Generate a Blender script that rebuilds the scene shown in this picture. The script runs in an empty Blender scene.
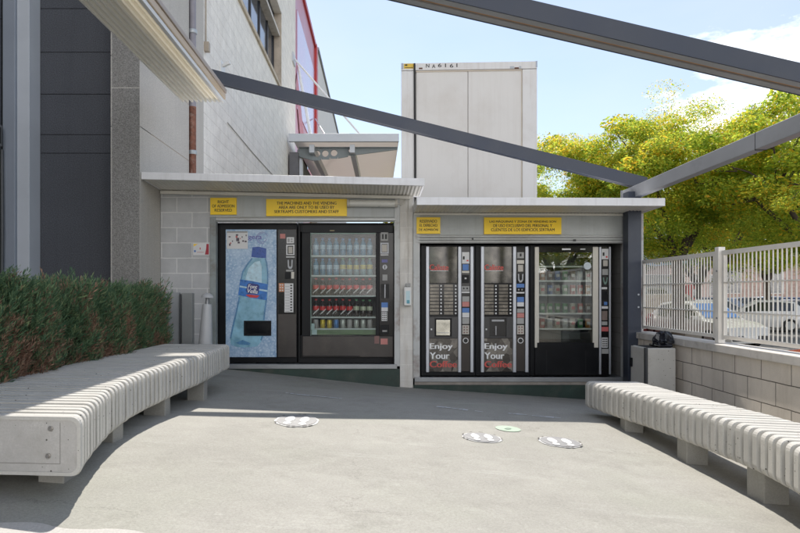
import bpy, bmesh, math, random
from mathutils import Vector, Matrix, Euler
rnd = random.Random(7)
scene = bpy.context.scene
COL = scene.collection
EYE = 1.2            # the eye is 1.2 above the courtyard's zero level
FOC, VX, VY = 630.0, 376.0, 293.0
FAC = 8.29           # facade plane of the vending kiosk
MAC = 8.42           # front plane of the machines

def at(px, py, y):
    return Vector(((px-VX)/FOC*y, y, EYE-(py-VY)/FOC*y))
def fx(px, y=FAC): return (px-VX)/FOC*y
def fz(py, y=FAC): return EYE-(py-VY)/FOC*y
def gx(px): return fx(px, MAC)
def gz(py): return fz(py, MAC)
def lerp(a, b, t): return a+(b-a)*t

def pl(pts, x):
    if x <= pts[0][0]:
        (x0,a),(x1,b) = pts[0],pts[1]; x = max(x, x0-2.5)
        return a+(b-a)*(x-x0)/(x1-x0)
    if x >= pts[-1][0]:
        (x0,a),(x1,b) = pts[-2],pts[-1]; x = min(x, x1+2.0)
        return b+(b-a)*(x-x1)/(x1-x0)
    for (x0,a),(x1,b) in zip(pts,pts[1:]):
        if x0 <= x <= x1: return a+(b-a)*(x-x0)/(x1-x0)
GROWS = [(4.3, [(-1.5,.95),(0.3,1.075),(2.1,1.2)]),
         (6.1, [(-1.5,1.03),(.23,1.07),(1.7,1.135),(2.5,1.18)]),
         (8.29,[(-1.92,1.0),(.3,1.237),(2.7,1.395)])]
def zg(x, y):
    """height of the courtyard, which falls towards the right-hand end of the kiosk"""
    if y <= GROWS[0][0]: return EYE-pl(GROWS[0][1], x)
    if y >= GROWS[-1][0]: return EYE-pl(GROWS[-1][1], x)
    for (y0,a),(y1,b) in zip(GROWS,GROWS[1:]):
        if y0 <= y <= y1:
            t = (y-y0)/(y1-y0); t = t*t*(3-2*t)*.5+t*.5
            return EYE-lerp(pl(a,x), pl(b,x), t)
def ground_at(px, py):
    y = 5.0
    for _ in range(60):
        x = fx(px, y); g = EYE-zg(x, y)
        y = lerp(y, FOC*g/(py-VY), .5)
    return fx(px, y), y

# ------------------------------------------------------------------ materials
def new_mat(name):
    m = bpy.data.materials.new(name); m.use_nodes = True
    nt = m.node_tree; nt.nodes.clear()
    out = nt.nodes.new('ShaderNodeOutputMaterial')
    b = nt.nodes.new('ShaderNodeBsdfPrincipled')
    nt.links.new(b.outputs[0], out.inputs[0])
    return m, nt, b, out
def N(nt, t, **kw):
    n = nt.nodes.new(t)
    for k, v in kw.items():
        if hasattr(n, k) and k not in n.inputs: setattr(n, k, v)
        else: n.inputs[k].default_value = v
    return n
def rgba(c): return (c[0], c[1], c[2], 1)
def mixc(nt, fac, a, b, mode='MIX'):
    n = nt.nodes.new('ShaderNodeMix'); n.data_type = 'RGBA'; n.blend_type = mode
    for sock, v in ((n.inputs[0], fac), (n.inputs[6], a), (n.inputs[7], b)):
        if hasattr(v, 'links'): nt.links.new(v, sock)
        elif isinstance(v, (int, float)): sock.default_value = v
        else: sock.default_value = rgba(v)
    return n.outputs[2]
def math_n(nt, op, a, b=0.0, clamp=False):
    n = nt.nodes.new('ShaderNodeMath'); n.operation = op; n.use_clamp = clamp
    for i, v in enumerate((a, b)):
        if hasattr(v, 'links'): nt.links.new(v, n.inputs[i])
        else: n.inputs[i].default_value = v
    return n.outputs[0]
def ramp(nt, fac, stops):
    n = nt.nodes.new('ShaderNodeValToRGB'); nt.links.new(fac, n.inputs[0])
    e = n.color_ramp.elements
    while len(e) < len(stops): e.new(.5)
    for el, (p, c) in zip(e, stops):
        el.position = p; el.color = rgba(c) if not isinstance(c, (int, float)) else (c, c, c, 1)
    return n.outputs[0]
def coords(nt, world=True, scale=(1,1,1), loc=(0,0,0), rot=(0,0,0)):
    # world position keeps patterns at real size; fixed things only
    if world:
        g = nt.nodes.new('ShaderNodeNewGeometry'); o = g.outputs['Position']
    else:
        g = nt.nodes.new('ShaderNodeTexCoord'); o = g.outputs['Object']
    m = nt.nodes.new('ShaderNodeMapping'); m.inputs['Scale'].default_value = scale
    m.inputs['Location'].default_value = loc; m.inputs['Rotation'].default_value = rot
    nt.links.new(o, m.inputs[0]); return m.outputs[0]
def noise(nt, vec, scale, detail=4, rough=.55):
    n = N(nt, 'ShaderNodeTexNoise', Scale=scale, Detail=detail, Roughness=rough)
    nt.links.new(vec, n.inputs['Vector']); return n.outputs[0]
def bump(nt, b, h, strength=.2, dist=.01):
    n = N(nt, 'ShaderNodeBump', Strength=strength, Distance=dist)
    nt.links.new(h, n.inputs['Height']); nt.links.new(n.outputs[0], b.inputs['Normal'])

MATS = {}
def mat(name, col, rough=.6, metal=0.0, var=.12, scale=6.0, bmp=0.0, bscale=80, dirt=None, dirt_amt=.3, spec=.5, world=True, speck=0.0, coat=0.0, pitted=0, island=0.0, streak=0.0, streak_col=(.25,.22,.18)):
    if name in MATS: return MATS[name]
    m, nt, b, out = new_mat(name)
    v = coords(nt, world)
    n1 = noise(nt, v, scale, 5)
    c = ramp(nt, n1, [(.25, [x*(1-var) for x in col]), (.75, [min(1, x*(1+var)) for x in col])])
    if dirt:
        n2 = noise(nt, v, scale*.45, 7, .7)
        f = ramp(nt, n2, [(.52, 0.0), (.72, dirt_amt)])
        c = mixc(nt, f, c, dirt)
    if island:
        gi = nt.nodes.new('ShaderNodeNewGeometry'); c = mixc(nt, 1.0, c, ramp(nt, gi.outputs['Random Per Island'], [(0,1-island),(1,1.0)]), 'MULTIPLY')
    if streak:
        # rain streaks running down the face
        sn = noise(nt, coords(nt, world, (9, 9, .45)), 1.3, 7, .7)
        c = mixc(nt, ramp(nt, sn, [(.50,0.0),(.74,streak)]), c, streak_col)
    if speck:
        n3 = noise(nt, v, 95, 4, .75)
        f = ramp(nt, n3, [(.36, .0), (.64, 1.0)])
        c = mixc(nt, f, c, [x*(1-speck) for x in col])
    if pitted:
        # air-bubble pits in cast concrete
        vo = N(nt, 'ShaderNodeTexVoronoi', Scale=pitted); nt.links.new(v, vo.inputs['Vector'])
        sc = nt.nodes.new('ShaderNodeSeparateColor'); nt.links.new(vo.outputs['Color'], sc.inputs[0])
        rad = math_n(nt, 'MULTIPLY', math_n(nt, 'POWER', sc.outputs[0], 6.0), .30)
        pf = math_n(nt, 'LESS_THAN', math_n(nt, 'ADD', vo.outputs['Distance'], math_n(nt, 'MULTIPLY', noise(nt, v, 160, 2), .10)), math_n(nt, 'ADD', rad, .03))
        c = mixc(nt, math_n(nt, 'MULTIPLY', pf, .85), c, (.06,.055,.045))
    nt.links.new(c, b.inputs['Base Color'])
    r = ramp(nt, n1, [(.2, max(.02, rough-.08)), (.8, min(1, rough+.08))])
    nt.links.new(r, b.inputs['Roughness'])
    b.inputs['Metallic'].default_value = metal
    b.inputs['Specular IOR Level'].default_value = spec
    b.inputs['Coat Weight'].default_value = coat
    if bmp: bump(nt, b, noise(nt, v, bscale, 3), bmp, .01)
    MATS[name] = m; return m

def block_mat(name, axis, col, mortar, row=.2, width=.4, oz=0.0, ou=0.0, msize=.006, var=.1, stain=None, bstr=.5, grain=200, stain_amt=.5, msm=.1):
    """concrete blocks laid in courses, on a wall running along x or y"""
    m, nt, b, out = new_mat(name)
    g = nt.nodes.new('ShaderNodeNewGeometry')
    sp = nt.nodes.new('ShaderNodeSeparateXYZ'); nt.links.new(g.outputs['Position'], sp.inputs[0])
    u = math_n(nt, 'ADD', sp.outputs[0 if axis == 'x' else 1], ou)
    w = math_n(nt, 'ADD', sp.outputs[2], oz)
    # small wobble so the joints are hand-laid
    wob = noise(nt, g.outputs['Position'], 7, 3)
    wob = math_n(nt, 'MULTIPLY', math_n(nt, 'SUBTRACT', wob, .5), .010)
    u = math_n(nt, 'ADD', u, wob); w = math_n(nt, 'ADD', w, wob)
    cb = nt.nodes.new('ShaderNodeCombineXYZ'); nt.links.new(u, cb.inputs[0]); nt.links.new(w, cb.inputs[1])
    t = N(nt, 'ShaderNodeTexBrick', offset=.5)
    nt.links.new(cb.outputs[0], t.inputs['Vector'])
    t.inputs['Scale'].default_value = 1; t.inputs['Brick Width'].default_value = width
    t.inputs['Row Height'].default_value = row; t.inputs['Mortar Size'].default_value = msize
    t.inputs['Mortar Smooth'].default_value = msm
    t.inputs['Color1'].default_value = rgba([x*(1-var) for x in col]); t.inputs['Color2'].default_value = rgba([min(1,x*(1+var)) for x in col])
    t.inputs['Mortar'].default_value = rgba(mortar)
    c = t.outputs['Color']
    big = noise(nt, g.outputs['Position'], 3.2, 7, .65)
    c = mixc(nt, .7, c, ramp(nt, big, [(.3, .82), (.7, 1.12)]), 'MULTIPLY')
    if stain:
        mp = coords(nt, True, (5, 5, .7)); sn = noise(nt, mp, 1.6, 6, .7)
        c = mixc(nt, ramp(nt, sn, [(.5, 0.0), (.75, stain_amt)]), c, stain)
    fine = noise(nt, g.outputs['Position'], grain, 3)
    c = mixc(nt, .55, c, ramp(nt, fine, [(.3, .8), (.7, 1.15)]), 'MULTIPLY')
    nt.links.new(c, b.inputs['Base Color']); b.inputs['Roughness'].default_value = .85
    h = math_n(nt, 'ADD', math_n(nt, 'MULTIPLY', t.outputs['Fac'], -1.0), math_n(nt, 'MULTIPLY', fine, .35))
    bump(nt, b, h, bstr, .006)
    MATS[name] = m; return m

def glass_mat(name, tint=(1,1,1), refl=.13, rough=.0):
    m, nt, b, out = new_mat(name); nt.nodes.remove(b)
    tr = nt.nodes.new('ShaderNodeBsdfTransparent'); tr.inputs[0].default_value = rgba(tint)
    gl = nt.nodes.new('ShaderNodeBsdfGlossy'); gl.inputs['Roughness'].default_value = rough
    fr = nt.nodes.new('ShaderNodeFresnel'); fr.inputs[0].default_value = 1.5
    f = math_n(nt, 'ADD', fr.outputs[0], refl-.04, True)
    mx = nt.nodes.new('ShaderNodeMixShader'); nt.links.new(f, mx.inputs[0])
    nt.links.new(tr.outputs[0], mx.inputs[1]); nt.links.new(gl.outputs[0], mx.inputs[2])
    nt.links.new(mx.outputs[0], out.inputs[0]); MATS[name] = m; return m

def translucent_mat(name, col, t):
    m = mat(name, col, .5, var=.03, scale=2); nt = m.node_tree; b = nt.nodes['Principled BSDF']; out = nt.nodes['Material Output']
    tr = nt.nodes.new('ShaderNodeBsdfTranslucent'); tr.inputs[0].default_value = rgba(col); mx = nt.nodes.new('ShaderNodeMixShader'); mx.inputs[0].default_value = t
    nt.links.new(b.outputs[0], mx.inputs[1]); nt.links.new(tr.outputs[0], mx.inputs[2]); nt.links.new(mx.outputs[0], out.inputs[0]); return m
def leaf_mat(name, stops, trans=.45, rough=.55):
    m, nt, b, out = new_mat(name)
    g = nt.nodes.new('ShaderNodeNewGeometry')
    c = ramp(nt, g.outputs['Random Per Island'], stops)
    nt.links.new(c, b.inputs['Base Color']); b.inputs['Roughness'].default_value = rough
    b.inputs['Specular IOR Level'].default_value = .25
    t = nt.nodes.new('ShaderNodeBsdfTranslucent'); nt.links.new(c, t.inputs[0])
    mx = nt.nodes.new('ShaderNodeMixShader'); mx.inputs[0].default_value = trans
    nt.links.new(b.outputs[0], mx.inputs[1]); nt.links.new(t.outputs[0], mx.inputs[2])
    nt.links.new(mx.outputs[0], out.inputs[0]); MATS[name] = m; return m

# ------------------------------------------------------------------ mesh builder
class MB:
    def __init__(s): s.v = []; s.f = []; s.sm = []
    def add(s, vs, fs, smooth=False):
        o = len(s.v); s.v += [tuple(p) for p in vs]; s.f += [tuple(i+o for i in f) for f in fs]; s.sm += [smooth]*len(fs); return s
    def box(s, x0, x1, y0, y1, z0, z1):
        if x0 > x1: x0, x1 = x1, x0
        if y0 > y1: y0, y1 = y1, y0
        if z0 > z1: z0, z1 = z1, z0
        return s.add([(x0,y0,z0),(x1,y0,z0),(x1,y1,z0),(x0,y1,z0),(x0,y0,z1),(x1,y0,z1),(x1,y1,z1),(x0,y1,z1)],
              [(0,3,2,1),(4,5,6,7),(0,1,5,4),(1,2,6,5),(2,3,7,6),(3,0,4,7)])
    def hexa(s, p):   # 8 points, bottom ring then top ring
        return s.add(p, [(0,3,2,1),(4,5,6,7),(0,1,5,4),(1,2,6,5),(2,3,7,6),(3,0,4,7)])
    def bar(s, a, b, w, h, up=(0,0,1)):
        a = Vector(a); b = Vector(b); d = (b-a).normalized(); up = Vector(up)
        r = d.cross(up).normalized(); u = r.cross(d).normalized()
        q = [r*-w/2+u*-h/2, r*w/2+u*-h/2, r*w/2+u*h/2, r*-w/2+u*h/2]
        vs = [a+k for k in q]+[b+k for k in q]
        return s.add(vs, [(3,2,1,0),(4,5,6,7),(0,1,5,4),(1,2,6,5),(2,3,7,6),(3,0,4,7)])
    def tube(s, pts, rad, n=8, caps=True, smooth=True):
        pts = [Vector(p) for p in pts]
        if not isinstance(rad, (list, tuple)): rad = [rad]*len(pts)
        vs = []; fs = []; ref = None
        for i, p in enumerate(pts):
            d = (pts[min(i+1,len(pts)-1)]-pts[max(i-1,0)]).normalized()
            if ref is None:
                ref = Vector((1,0,0)) if abs(d.x) < .8 else Vector((0,1,0))
            r = (ref-d*ref.dot(d)).normalized(); ref = r; u = d.cross(r)
            for k in range(n):
                a = 2*math.pi*k/n; vs.append(p+(r*math.cos(a)+u*math.sin(a))*rad[i])
        for i in range(len(pts)-1):
            for k in range(n):
                fs.append((i*n+k, i*n+(k+1)%n, (i+1)*n+(k+1)%n, (i+1)*n+k))
        s.add(vs, fs, smooth)
        if caps:
            s.add(vs[:n], [tuple(range(n))[::-1]]); s.add(vs[-n:], [tuple(range(n))])
        return s
    def lathe(s, prof, c=(0,0,0), n=20, tilt=None, smooth=True):
        vs = []; fs = []; c = Vector(c)
        for r, z in prof:
            for k in range(n):
                a = 2*math.pi*k/n; p = Vector((r*math.cos(a), r*math.sin(a), z))
                if tilt: p = tilt @ p
                vs.append(c+p)
        for i in range(len(prof)-1):
            for k in range(n): fs.append((i*n+k, i*n+(k+1)%n, (i+1)*n+(k+1)%n, (i+1)*n+k))
        s.add(vs, fs, smooth)
        s.add(vs[:n], [tuple(range(n))[::-1]]); s.add(vs[-n:], [tuple(range(n))]); return s
    def prism_y(s, poly, y0, y1):   # polygon in x,z seen from -y, counter-clockwise
        n = len(poly)
        vs = [(x,y0,z) for x,z in poly]+[(x,y1,z) for x,z in poly]
        fs = [tuple(range(n)), tuple(range(n,2*n))[::-1]]+[(i, i+n, (i+1)%n+n, (i+1)%n) for i in range(n)]
        return s.add(vs, fs)
    def quad(s, a, b, c, d): return s.add([a,b,c,d], [(0,1,2,3)])
    def build(s, name, m, parent=None, bevel=0.0, loc=None, recalc=True):
        me = bpy.data.meshes.new(name)
        o = bpy.data.objects.new(name, me); COL.objects.link(o)
        off = Vector((0,0,0))
        if parent is not None:
            o.parent = parent; off = wloc(parent)
        elif loc is not None:
            off = Vector(loc); o.location = off
        me.from_pydata([tuple(Vector(p)-off) for p in s.v], [], s.f)
        me.polygons.foreach_set('use_smooth', s.sm)
        if recalc and len(s.f) < 20000:
            bm = bmesh.new(); bm.from_mesh(me); bmesh.ops.recalc_face_normals(bm, faces=bm.faces); bm.to_mesh(me); bm.free()
        me.update()
        if m: me.materials.append(m)
        if bevel:
            bv = o.modifiers.new('bevel', 'BEVEL'); bv.width = bevel; bv.segments = 2; bv.limit_method = 'ANGLE'; bv.angle_limit = math.radians(50)
        return o
def wloc(o):
    l = Vector(o.location)
    while o.parent is not None:
        o = o.parent; l = l+Vector(o.location)
    return l
def tag(o, label=None, cat=None, group=None, kind=None):
    if label: o['label'] = label
    if cat: o['category'] = cat
    if group: o['group'] = group
    if kind: o['kind'] = kind
    return o
def thing(name, label, cat, loc=(0,0,0), group=None):
    o = bpy.data.objects.new(name, None); COL.objects.link(o); o.location = loc; o.empty_display_size = .1
    return tag(o, label, cat, group)
def copy_thing(src, loc, rotz=0.0, label=None, scale=None):
    def rec(o, par):
        c = o.copy(); COL.objects.link(c)
        if par is not None: c.parent = par
        for ch in list(o.children): rec(ch, c)
        return c
    r = rec(src, None); r.location = loc; r.rotation_euler = (0,0,rotz)
    if scale: r.scale = (scale,)*3 if isinstance(scale, (int,float)) else scale
    if label: r['label'] = label
    return r

_fonts = {}
def text(name, body, box, y, m, parent, weight=.012, tilt=0.0, thick=.0012, italic=0.0):
    """letters fitted into box=(x0,x1,z0,z1), facing -y, front at y"""
    x0, x1, z0, z1 = box
    cu = bpy.data.curves.new(name, 'FONT'); cu.body = body; cu.size = 1; cu.offset = 0; cu.extrude = .02; cu.align_x = 'LEFT'; cu.shear = italic; cu.resolution_u = 4
    tmp = bpy.data.objects.new('tmp_text', cu); COL.objects.link(tmp)
    dg = bpy.context.evaluated_depsgraph_get(); dg.update()
    me = bpy.data.meshes.new_from_object(tmp.evaluated_get(dg)); bpy.data.objects.remove(tmp); bpy.data.curves.remove(cu)
    xs = [v.co.x for v in me.vertices]; ys = [v.co.y for v in me.vertices]
    ax, bx, ay, by = min(xs), max(xs), min(ys), max(ys)
    cx, cz = (x0+x1)/2, (z0+z1)/2; off = wloc(parent); ca, sa = math.cos(tilt), math.sin(tilt)
    for v in me.vertices:
        X = lerp(x0, x1, (v.co.x-ax)/(bx-ax))-cx; Z = lerp(z0, z1, (v.co.y-ay)/(by-ay))-cz
        Y = y-(thick if v.co.z > 0 else 0)
        v.co = Vector((cx+X*ca-Z*sa, Y, cz+X*sa+Z*ca))-off
    # heavier strokes: the same letters again, a hair to each side
    vs = [tuple(v.co) for v in me.vertices]; fs = [tuple(p.vertices) for p in me.polygons]; bpy.data.meshes.remove(me)
    k = weight*1.6*(x1-x0)/(bx-ax); V = []; F = []
    for i, (dx, dy) in enumerate(((0,0),(-k,.0002),(k,.0004)) if weight else ((0,0),)):
        o_ = len(V); V += [(x_+dx, y_+dy, z_) for x_,y_,z_ in vs]; F += [tuple(q+o_ for q in f) for f in fs]
    me = bpy.data.meshes.new(name); me.from_pydata(V, [], F); me.materials.append(m)
    o = bpy.data.objects.new(name, me); COL.objects.link(o); o.parent = parent; return o
# ------------------------------------------------------------------ shared materials
black = mat('black_paint', (.009,.010,.012), .36, var=.2, scale=5, dirt=(.04,.038,.036), dirt_amt=.2, spec=.16)
black_gloss = mat('black_gloss', (.008,.008,.009), .14, var=.2, scale=3, dirt=(.05,.042,.038), dirt_amt=.18, spec=.3)
black_flat = mat('black_interior', (.008,.008,.009), .8)
brown_metal = mat('brown_metal', (.042,.036,.033), .34, var=.25, scale=4, metal=.2, dirt=(.10,.085,.07), dirt_amt=.5)
silver = mat('aluminium', (.46,.48,.52), .42, metal=.55, var=.06, scale=3)
silver_dark = mat('dull_aluminium', (.30,.31,.33), .45, metal=.6, var=.1)
cream = mat('cream_trim', (.60,.57,.50), .45, var=.05)
white_plastic = mat('white_plastic', (.70,.70,.68), .4, var=.04)
label_white = mat('white_label', (.66,.66,.66), .5, var=.04)
label_red = mat('red_label', (.50,.10,.10), .5, var=.1)
label_pink = mat('faded_red_label', (.52,.20,.18), .5, var=.1)
label_blue = mat('blue_label', (.08,.20,.50), .5, var=.1)
label_grey = mat('grey_label', (.34,.34,.33), .5, var=.1)
label_beige = mat('beige_label', (.48,.45,.40), .5, var=.1)
label_orange = mat('orange_label', (.55,.22,.10), .5, var=.1)
ink = mat('black_ink', (.012,.012,.012), .6)
ink_red = mat('red_ink', (.62,.05,.05), .5)
ink_coffee = mat('coffee_red_ink', (.60,.085,.07), .5)
ink_white = mat('white_ink', (.80,.80,.80), .5, var=.02)
sign_yellow = mat('yellow_sign', (.96,.64,.006), .4, var=.03, scale=3)
steel_paint = mat('grey_green_steel', (.42,.44,.435), .5, var=.08, scale=3, streak=.3, dirt=(.16,.15,.13), dirt_amt=.35, bmp=.04, bscale=30)
rusty_trim = mat('rusty_white_steel', (.50,.51,.50), .55, var=.08, scale=5, dirt=(.16,.065,.03), dirt_amt=.9)
jamb_grey = mat('jamb_steel', (.25,.28,.28), .5, var=.15, scale=9, dirt=(.14,.09,.06), dirt_amt=.6)
roof_white = mat('white_sheet_metal', (.82,.82,.83), .4, var=.04, scale=2.5, streak=.22, dirt=(.45,.43,.40), dirt_amt=.3)
soffit_mat = mat('cream_soffit', (.80,.77,.70), .5, var=.05, scale=3, dirt=(.5,.45,.38), dirt_amt=.25)
beam_dark = mat('dark_blue_beam', (.030,.039,.062), .45, var=.12, scale=3, dirt=(.08,.09,.10), dirt_amt=.3)
beam_grey = mat('grey_beam', (.34,.35,.37), .42, var=.08, scale=3, metal=.2, dirt=(.13,.13,.13), dirt_amt=.4)
galv = mat('galvanised_steel', (.42,.45,.47), .45, metal=.4, var=.1, scale=5)
pipe_rust = mat('rusty_pipe', (.20,.085,.055), .85, var=.5, scale=16, dirt=(.40,.33,.28), dirt_amt=.9, bmp=.5, bscale=40, streak=.5, streak_col=(.08,.04,.03))
concrete_bench = mat('precast_concrete', (.58,.565,.525), .8, var=.11, scale=7, dirt=(.27,.25,.20), dirt_amt=.55, island=.20, bmp=.15, bscale=150, speck=.16, pitted=55)
concrete_panel = mat('pitted_concrete', (.50,.485,.46), .8, var=.12, scale=9, dirt=(.25,.225,.19), dirt_amt=.6, bmp=.2, bscale=90, speck=.12, pitted=48)
concrete_leg = mat('grey_concrete_leg', (.34,.33,.30), .85, var=.12, scale=8, bmp=.15, speck=.15)
hole_mat = mat('pit_shadow', (.05,.047,.04), .9)
bolt_mat = mat('steel_bolt', (.45,.43,.40), .35, metal=.9, var=.15, scale=40)
stucco_grey = mat('grey_pebble_dash', (.36,.35,.33), .9, var=.06, scale=2, bmp=.8, bscale=70, speck=.6, streak=.25)
stucco_light = mat('pale_pebble_dash', (.60,.57,.52), .9, var=.05, scale=2, bmp=.6, bscale=70, speck=.36, streak=.28)
panel_dark = mat('dark_granular_cladding', (.105,.112,.130), .8, var=.14, scale=2, bmp=.6, bscale=70, speck=.65, streak=.35, streak_col=(.05,.055,.065))
joint_dark = mat('dark_joint', (.02,.02,.022), .9)
white_wall_paint = mat('white_render', (.74,.72,.68), .85, var=.04, scale=2)
platform_metal = mat('platform_edge', (.30,.31,.32), .4, metal=.5, var=.1)
green_base = mat('dark_green_paint', (.022,.045,.036), .6, var=.3, scale=6, dirt=(.10,.10,.08), dirt_amt=.5, bmp=.1)
dark_glass = mat('dark_window_glass', (.03,.035,.045), .08, var=.1, spec=.8)
kiosk_block = block_mat('kiosk_block', 'x', (.45,.455,.46), (.64,.64,.63), oz=-.06+.2*3, ou=2.84-.02, var=.05, bstr=.35, msize=.007, msm=.3)
pillar_block = block_mat('pillar_block', 'x', (.68,.66,.62), (.76,.74,.70), oz=-.06+.2*3, ou=4.0, var=.04, stain=(.42,.36,.28), bstr=.3, msize=.004, stain_amt=.5)
inner_block = block_mat('inner_block', 'y', (.26,.25,.24), (.20,.19,.18), oz=.54, var=.06)
edge_block = block_mat('sand_block', 'y', (.74,.67,.585), (.10,.08,.06), oz=.55, ou=.12, var=.035, stain=(.36,.30,.23), bstr=.45, msize=.0042, msm=.05, stain_amt=.30)
white_brick = block_mat('white_painted_block', 'y', (.86,.825,.765), (.68,.64,.58), row=.22, width=.45, var=.022, stain=(.62,.55,.46), bstr=.45, msize=.006, grain=60, stain_amt=.35)
coping_mat = mat('concrete_coping', (.60,.57,.53), .85, var=.1, scale=6, dirt=(.26,.22,.18), dirt_amt=.6, bmp=.15)
fence_white = mat('white_fence_paint', (.87,.83,.76), .45, var=.04, scale=6, dirt=(.42,.36,.30), dirt_amt=.3)
pane = glass_mat('machine_glass', (.96,.98,.98), .026, .0)
pane2 = glass_mat('snack_glass', (.93,.97,.96), .14, .0)

# ------------------------------------------------------------------ ground
def ground_material():
    m, nt, b, out = new_mat('worn_concrete')
    v = coords(nt)
    big = noise(nt, v, .55, 6, .6); mid = noise(nt, v, 3.5, 7, .65); fine = noise(nt, v, 190, 3, .7); grit = noise(nt, v, 75, 4, .75)
    c = ramp(nt, big, [(.3,(.315,.305,.272)), (.7,(.385,.375,.338))])
    c = mixc(nt, .8, c, ramp(nt, mid, [(.25,.86),(.75,1.10)]), 'MULTIPLY')
    # whitish scuffs drawn out across the slope
    sv = coords(nt, True, (.55, 3.2, 1), rot=(0,0,.10)); st = noise(nt, sv, 1.5, 8, .68)
    c = mixc(nt, ramp(nt, st, [(.58,0.0),(.78,.42)]), c, (.56,.55,.51))
    gv = noise(nt, v, .9, 3); c = mixc(nt, ramp(nt, gv, [(.52,0.0),(.72,.35)]), c, (.30,.315,.25))
    dk = noise(nt, v, 1.7, 8, .75); c = mixc(nt, ramp(nt, dk, [(.53,0.0),(.72,.55)]), c, (.22,.213,.185))
    pt = noise(nt, v, 13, 6, .8); c = mixc(nt, ramp(nt, pt, [(.60,0.0),(.70,.38)]), c, (.50,.49,.45)); c = mixc(nt, ramp(nt, pt, [(.28,.40),(.38,0.0)]), c, (.24,.23,.20))
    cv = N(nt, 'ShaderNodeTexVoronoi', Scale=.55); cv.feature = 'DISTANCE_TO_EDGE'
    wv = N(nt, 'ShaderNodeTexNoise', Scale=2.2, Detail=8.0, Roughness=.7); nt.links.new(v, wv.inputs['Vector'])
    av = nt.nodes.new('ShaderNodeVectorMath'); av.operation = 'MULTIPLY_ADD'; av.inputs[1].default_value = (.7,.7,.7); nt.links.new(wv.outputs[1], av.inputs[0]); nt.links.new(v, av.inputs[2]); nt.links.new(av.outputs[0], cv.inputs['Vector'])
    crack = math_n(nt, 'MULTIPLY', ramp(nt, cv.outputs['Distance'], [(.0012,.55),(.0035,0.0)]), ramp(nt, noise(nt, v, .8, 3), [(.46,0.0),(.56,1.0)]))
    c = mixc(nt, crack, c, (.15,.145,.125))
    c = mixc(nt, .8, c, ramp(nt, grit, [(.3,.80),(.7,1.16)]), 'MULTIPLY')
    c = mixc(nt, .6, c, ramp(nt, fine, [(.3,.80),(.7,1.16)]), 'MULTIPLY')
    vor = N(nt, 'ShaderNodeTexVoronoi', Scale=9.0); nt.links.new(v, vor.inputs['Vector'])
    c = mixc(nt, ramp(nt, vor.outputs['Distance'], [(.025,.5),(.045,0.0)]), c, (.17,.16,.14))
    nt.links.new(c, b.inputs['Base Color']); b.inputs['Roughness'].default_value = .88
    h = math_n(nt, 'ADD', math_n(nt, 'MULTIPLY', fine, .5), math_n(nt, 'ADD', grit, math_n(nt, 'MULTIPLY', mid, 2.0)))
    bump(nt, b, h, .32, .008); return m
worn = ground_material()
mb = MB(); xs = [-14,-10,-7,-5.5,-4.5]+[-4+.25*i for i in range(31)]; ys = [-14,-10,-6,-3,-1,0,1,2]+[2.25+.25*i for i in range(26)]
vs = [(x,y,zg(x,y)) for y in ys for x in xs]; nx = len(xs)
mb.add(vs, [(j*nx+i, j*nx+i+1, (j+1)*nx+i+1, (j+1)*nx+i) for j in range(len(ys)-1) for i in range(nx-1)], True)
tag(mb.build('ground', worn), kind='structure')
mb = MB(); S = 400
for i in range(8):
    for j in range(8): mb.quad((-S+i*100,-S+j*100,-.62),(-S+(i+1)*100,-S+j*100,-.62),(-S+(i+1)*100,-S+(j+1)*100,-.62),(-S+i*100,-S+(j+1)*100,-.62))
asphalt = mat('parking_asphalt', (.115,.11,.105), .9, var=.15, scale=1.2, bmp=.1)
tag(mb.build('parking_ground', asphalt), kind='structure')
# pale paving strip at the near left edge
mb = MB(); edge = []; n = 60
for i in range(n+1):
    x = lerp(-3.6, -.35, i/n); y = 2.60-.02*math.sin(i*.9)-.012*rnd.random()-max(0,(x+1.0))*.16
    edge.append((x,y))
vs = []
for x,y in edge: vs += [(x,y,zg(x,y)+.004),(x,1.6,zg(x,1.6)+.004)]
mb.add(vs, [(2*i,2*i+1,2*i+3,2*i+2) for i in range(n)])
tag(mb.build('paving_strip', mat('pale_paving', (.52,.50,.465), .85, var=.1, scale=12, bmp=.2, speck=.2)), kind='structure')

# ------------------------------------------------------------------ kiosk building
K = tag(thing('vending_kiosk', 'low grey block kiosk with two open bays and white flat canopies', 'kiosk', (0,FAC+.6,0)))
def kb(name, m, *boxes, bevel=0.0, label=None):
    b_ = MB()
    for q in boxes: b_.box(*q)
    o = b_.build(name, m, K, bevel)
    if label: o['label'] = label
    return o
XL = -2.835
kb('block_wall', kiosk_block, (XL, fx(210), FAC, FAC+.2, -.3, 2.55))
kb('block_pillar', pillar_block, (fx(400), fx(413), FAC, FAC+.2, -.4, 2.50))
kb('divider_wall', black_flat, (fx(402), fx(411), FAC+.2, FAC+1.5, -.4, 2.2))
kb('back_wall', black_flat, (XL, 3.5, FAC+1.5, FAC+1.7, -.4, 2.2))
kb('side_wall', inner_block, (fx(626), 3.5, FAC+.003, FAC+1.5, -.5, 2.24))
kb('corner_post', rusty_trim, (3.44, 3.507, FAC-.03, FAC-.0, -.5, 2.24))
kb('floor_slab', platform_metal, (fx(216), fx(396), FAC+.012, FAC+1.5, fz(364.5)-.1, fz(364.5)), (fx(417.5), fx(626)-.003, FAC+.012, FAC+1.5, fz(378.5)-.1, fz(378.5)))
kb('platform_edge', platform_metal, (fx(212), fx(397), FAC-.04, FAC+.01, fz(368.5), fz(364)), bevel=.004)
kb('platform_edge', platform_metal, (fx(414.5), fx(627), FAC-.04, FAC+.01, fz(381.5), fz(377)), bevel=.004)
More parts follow.
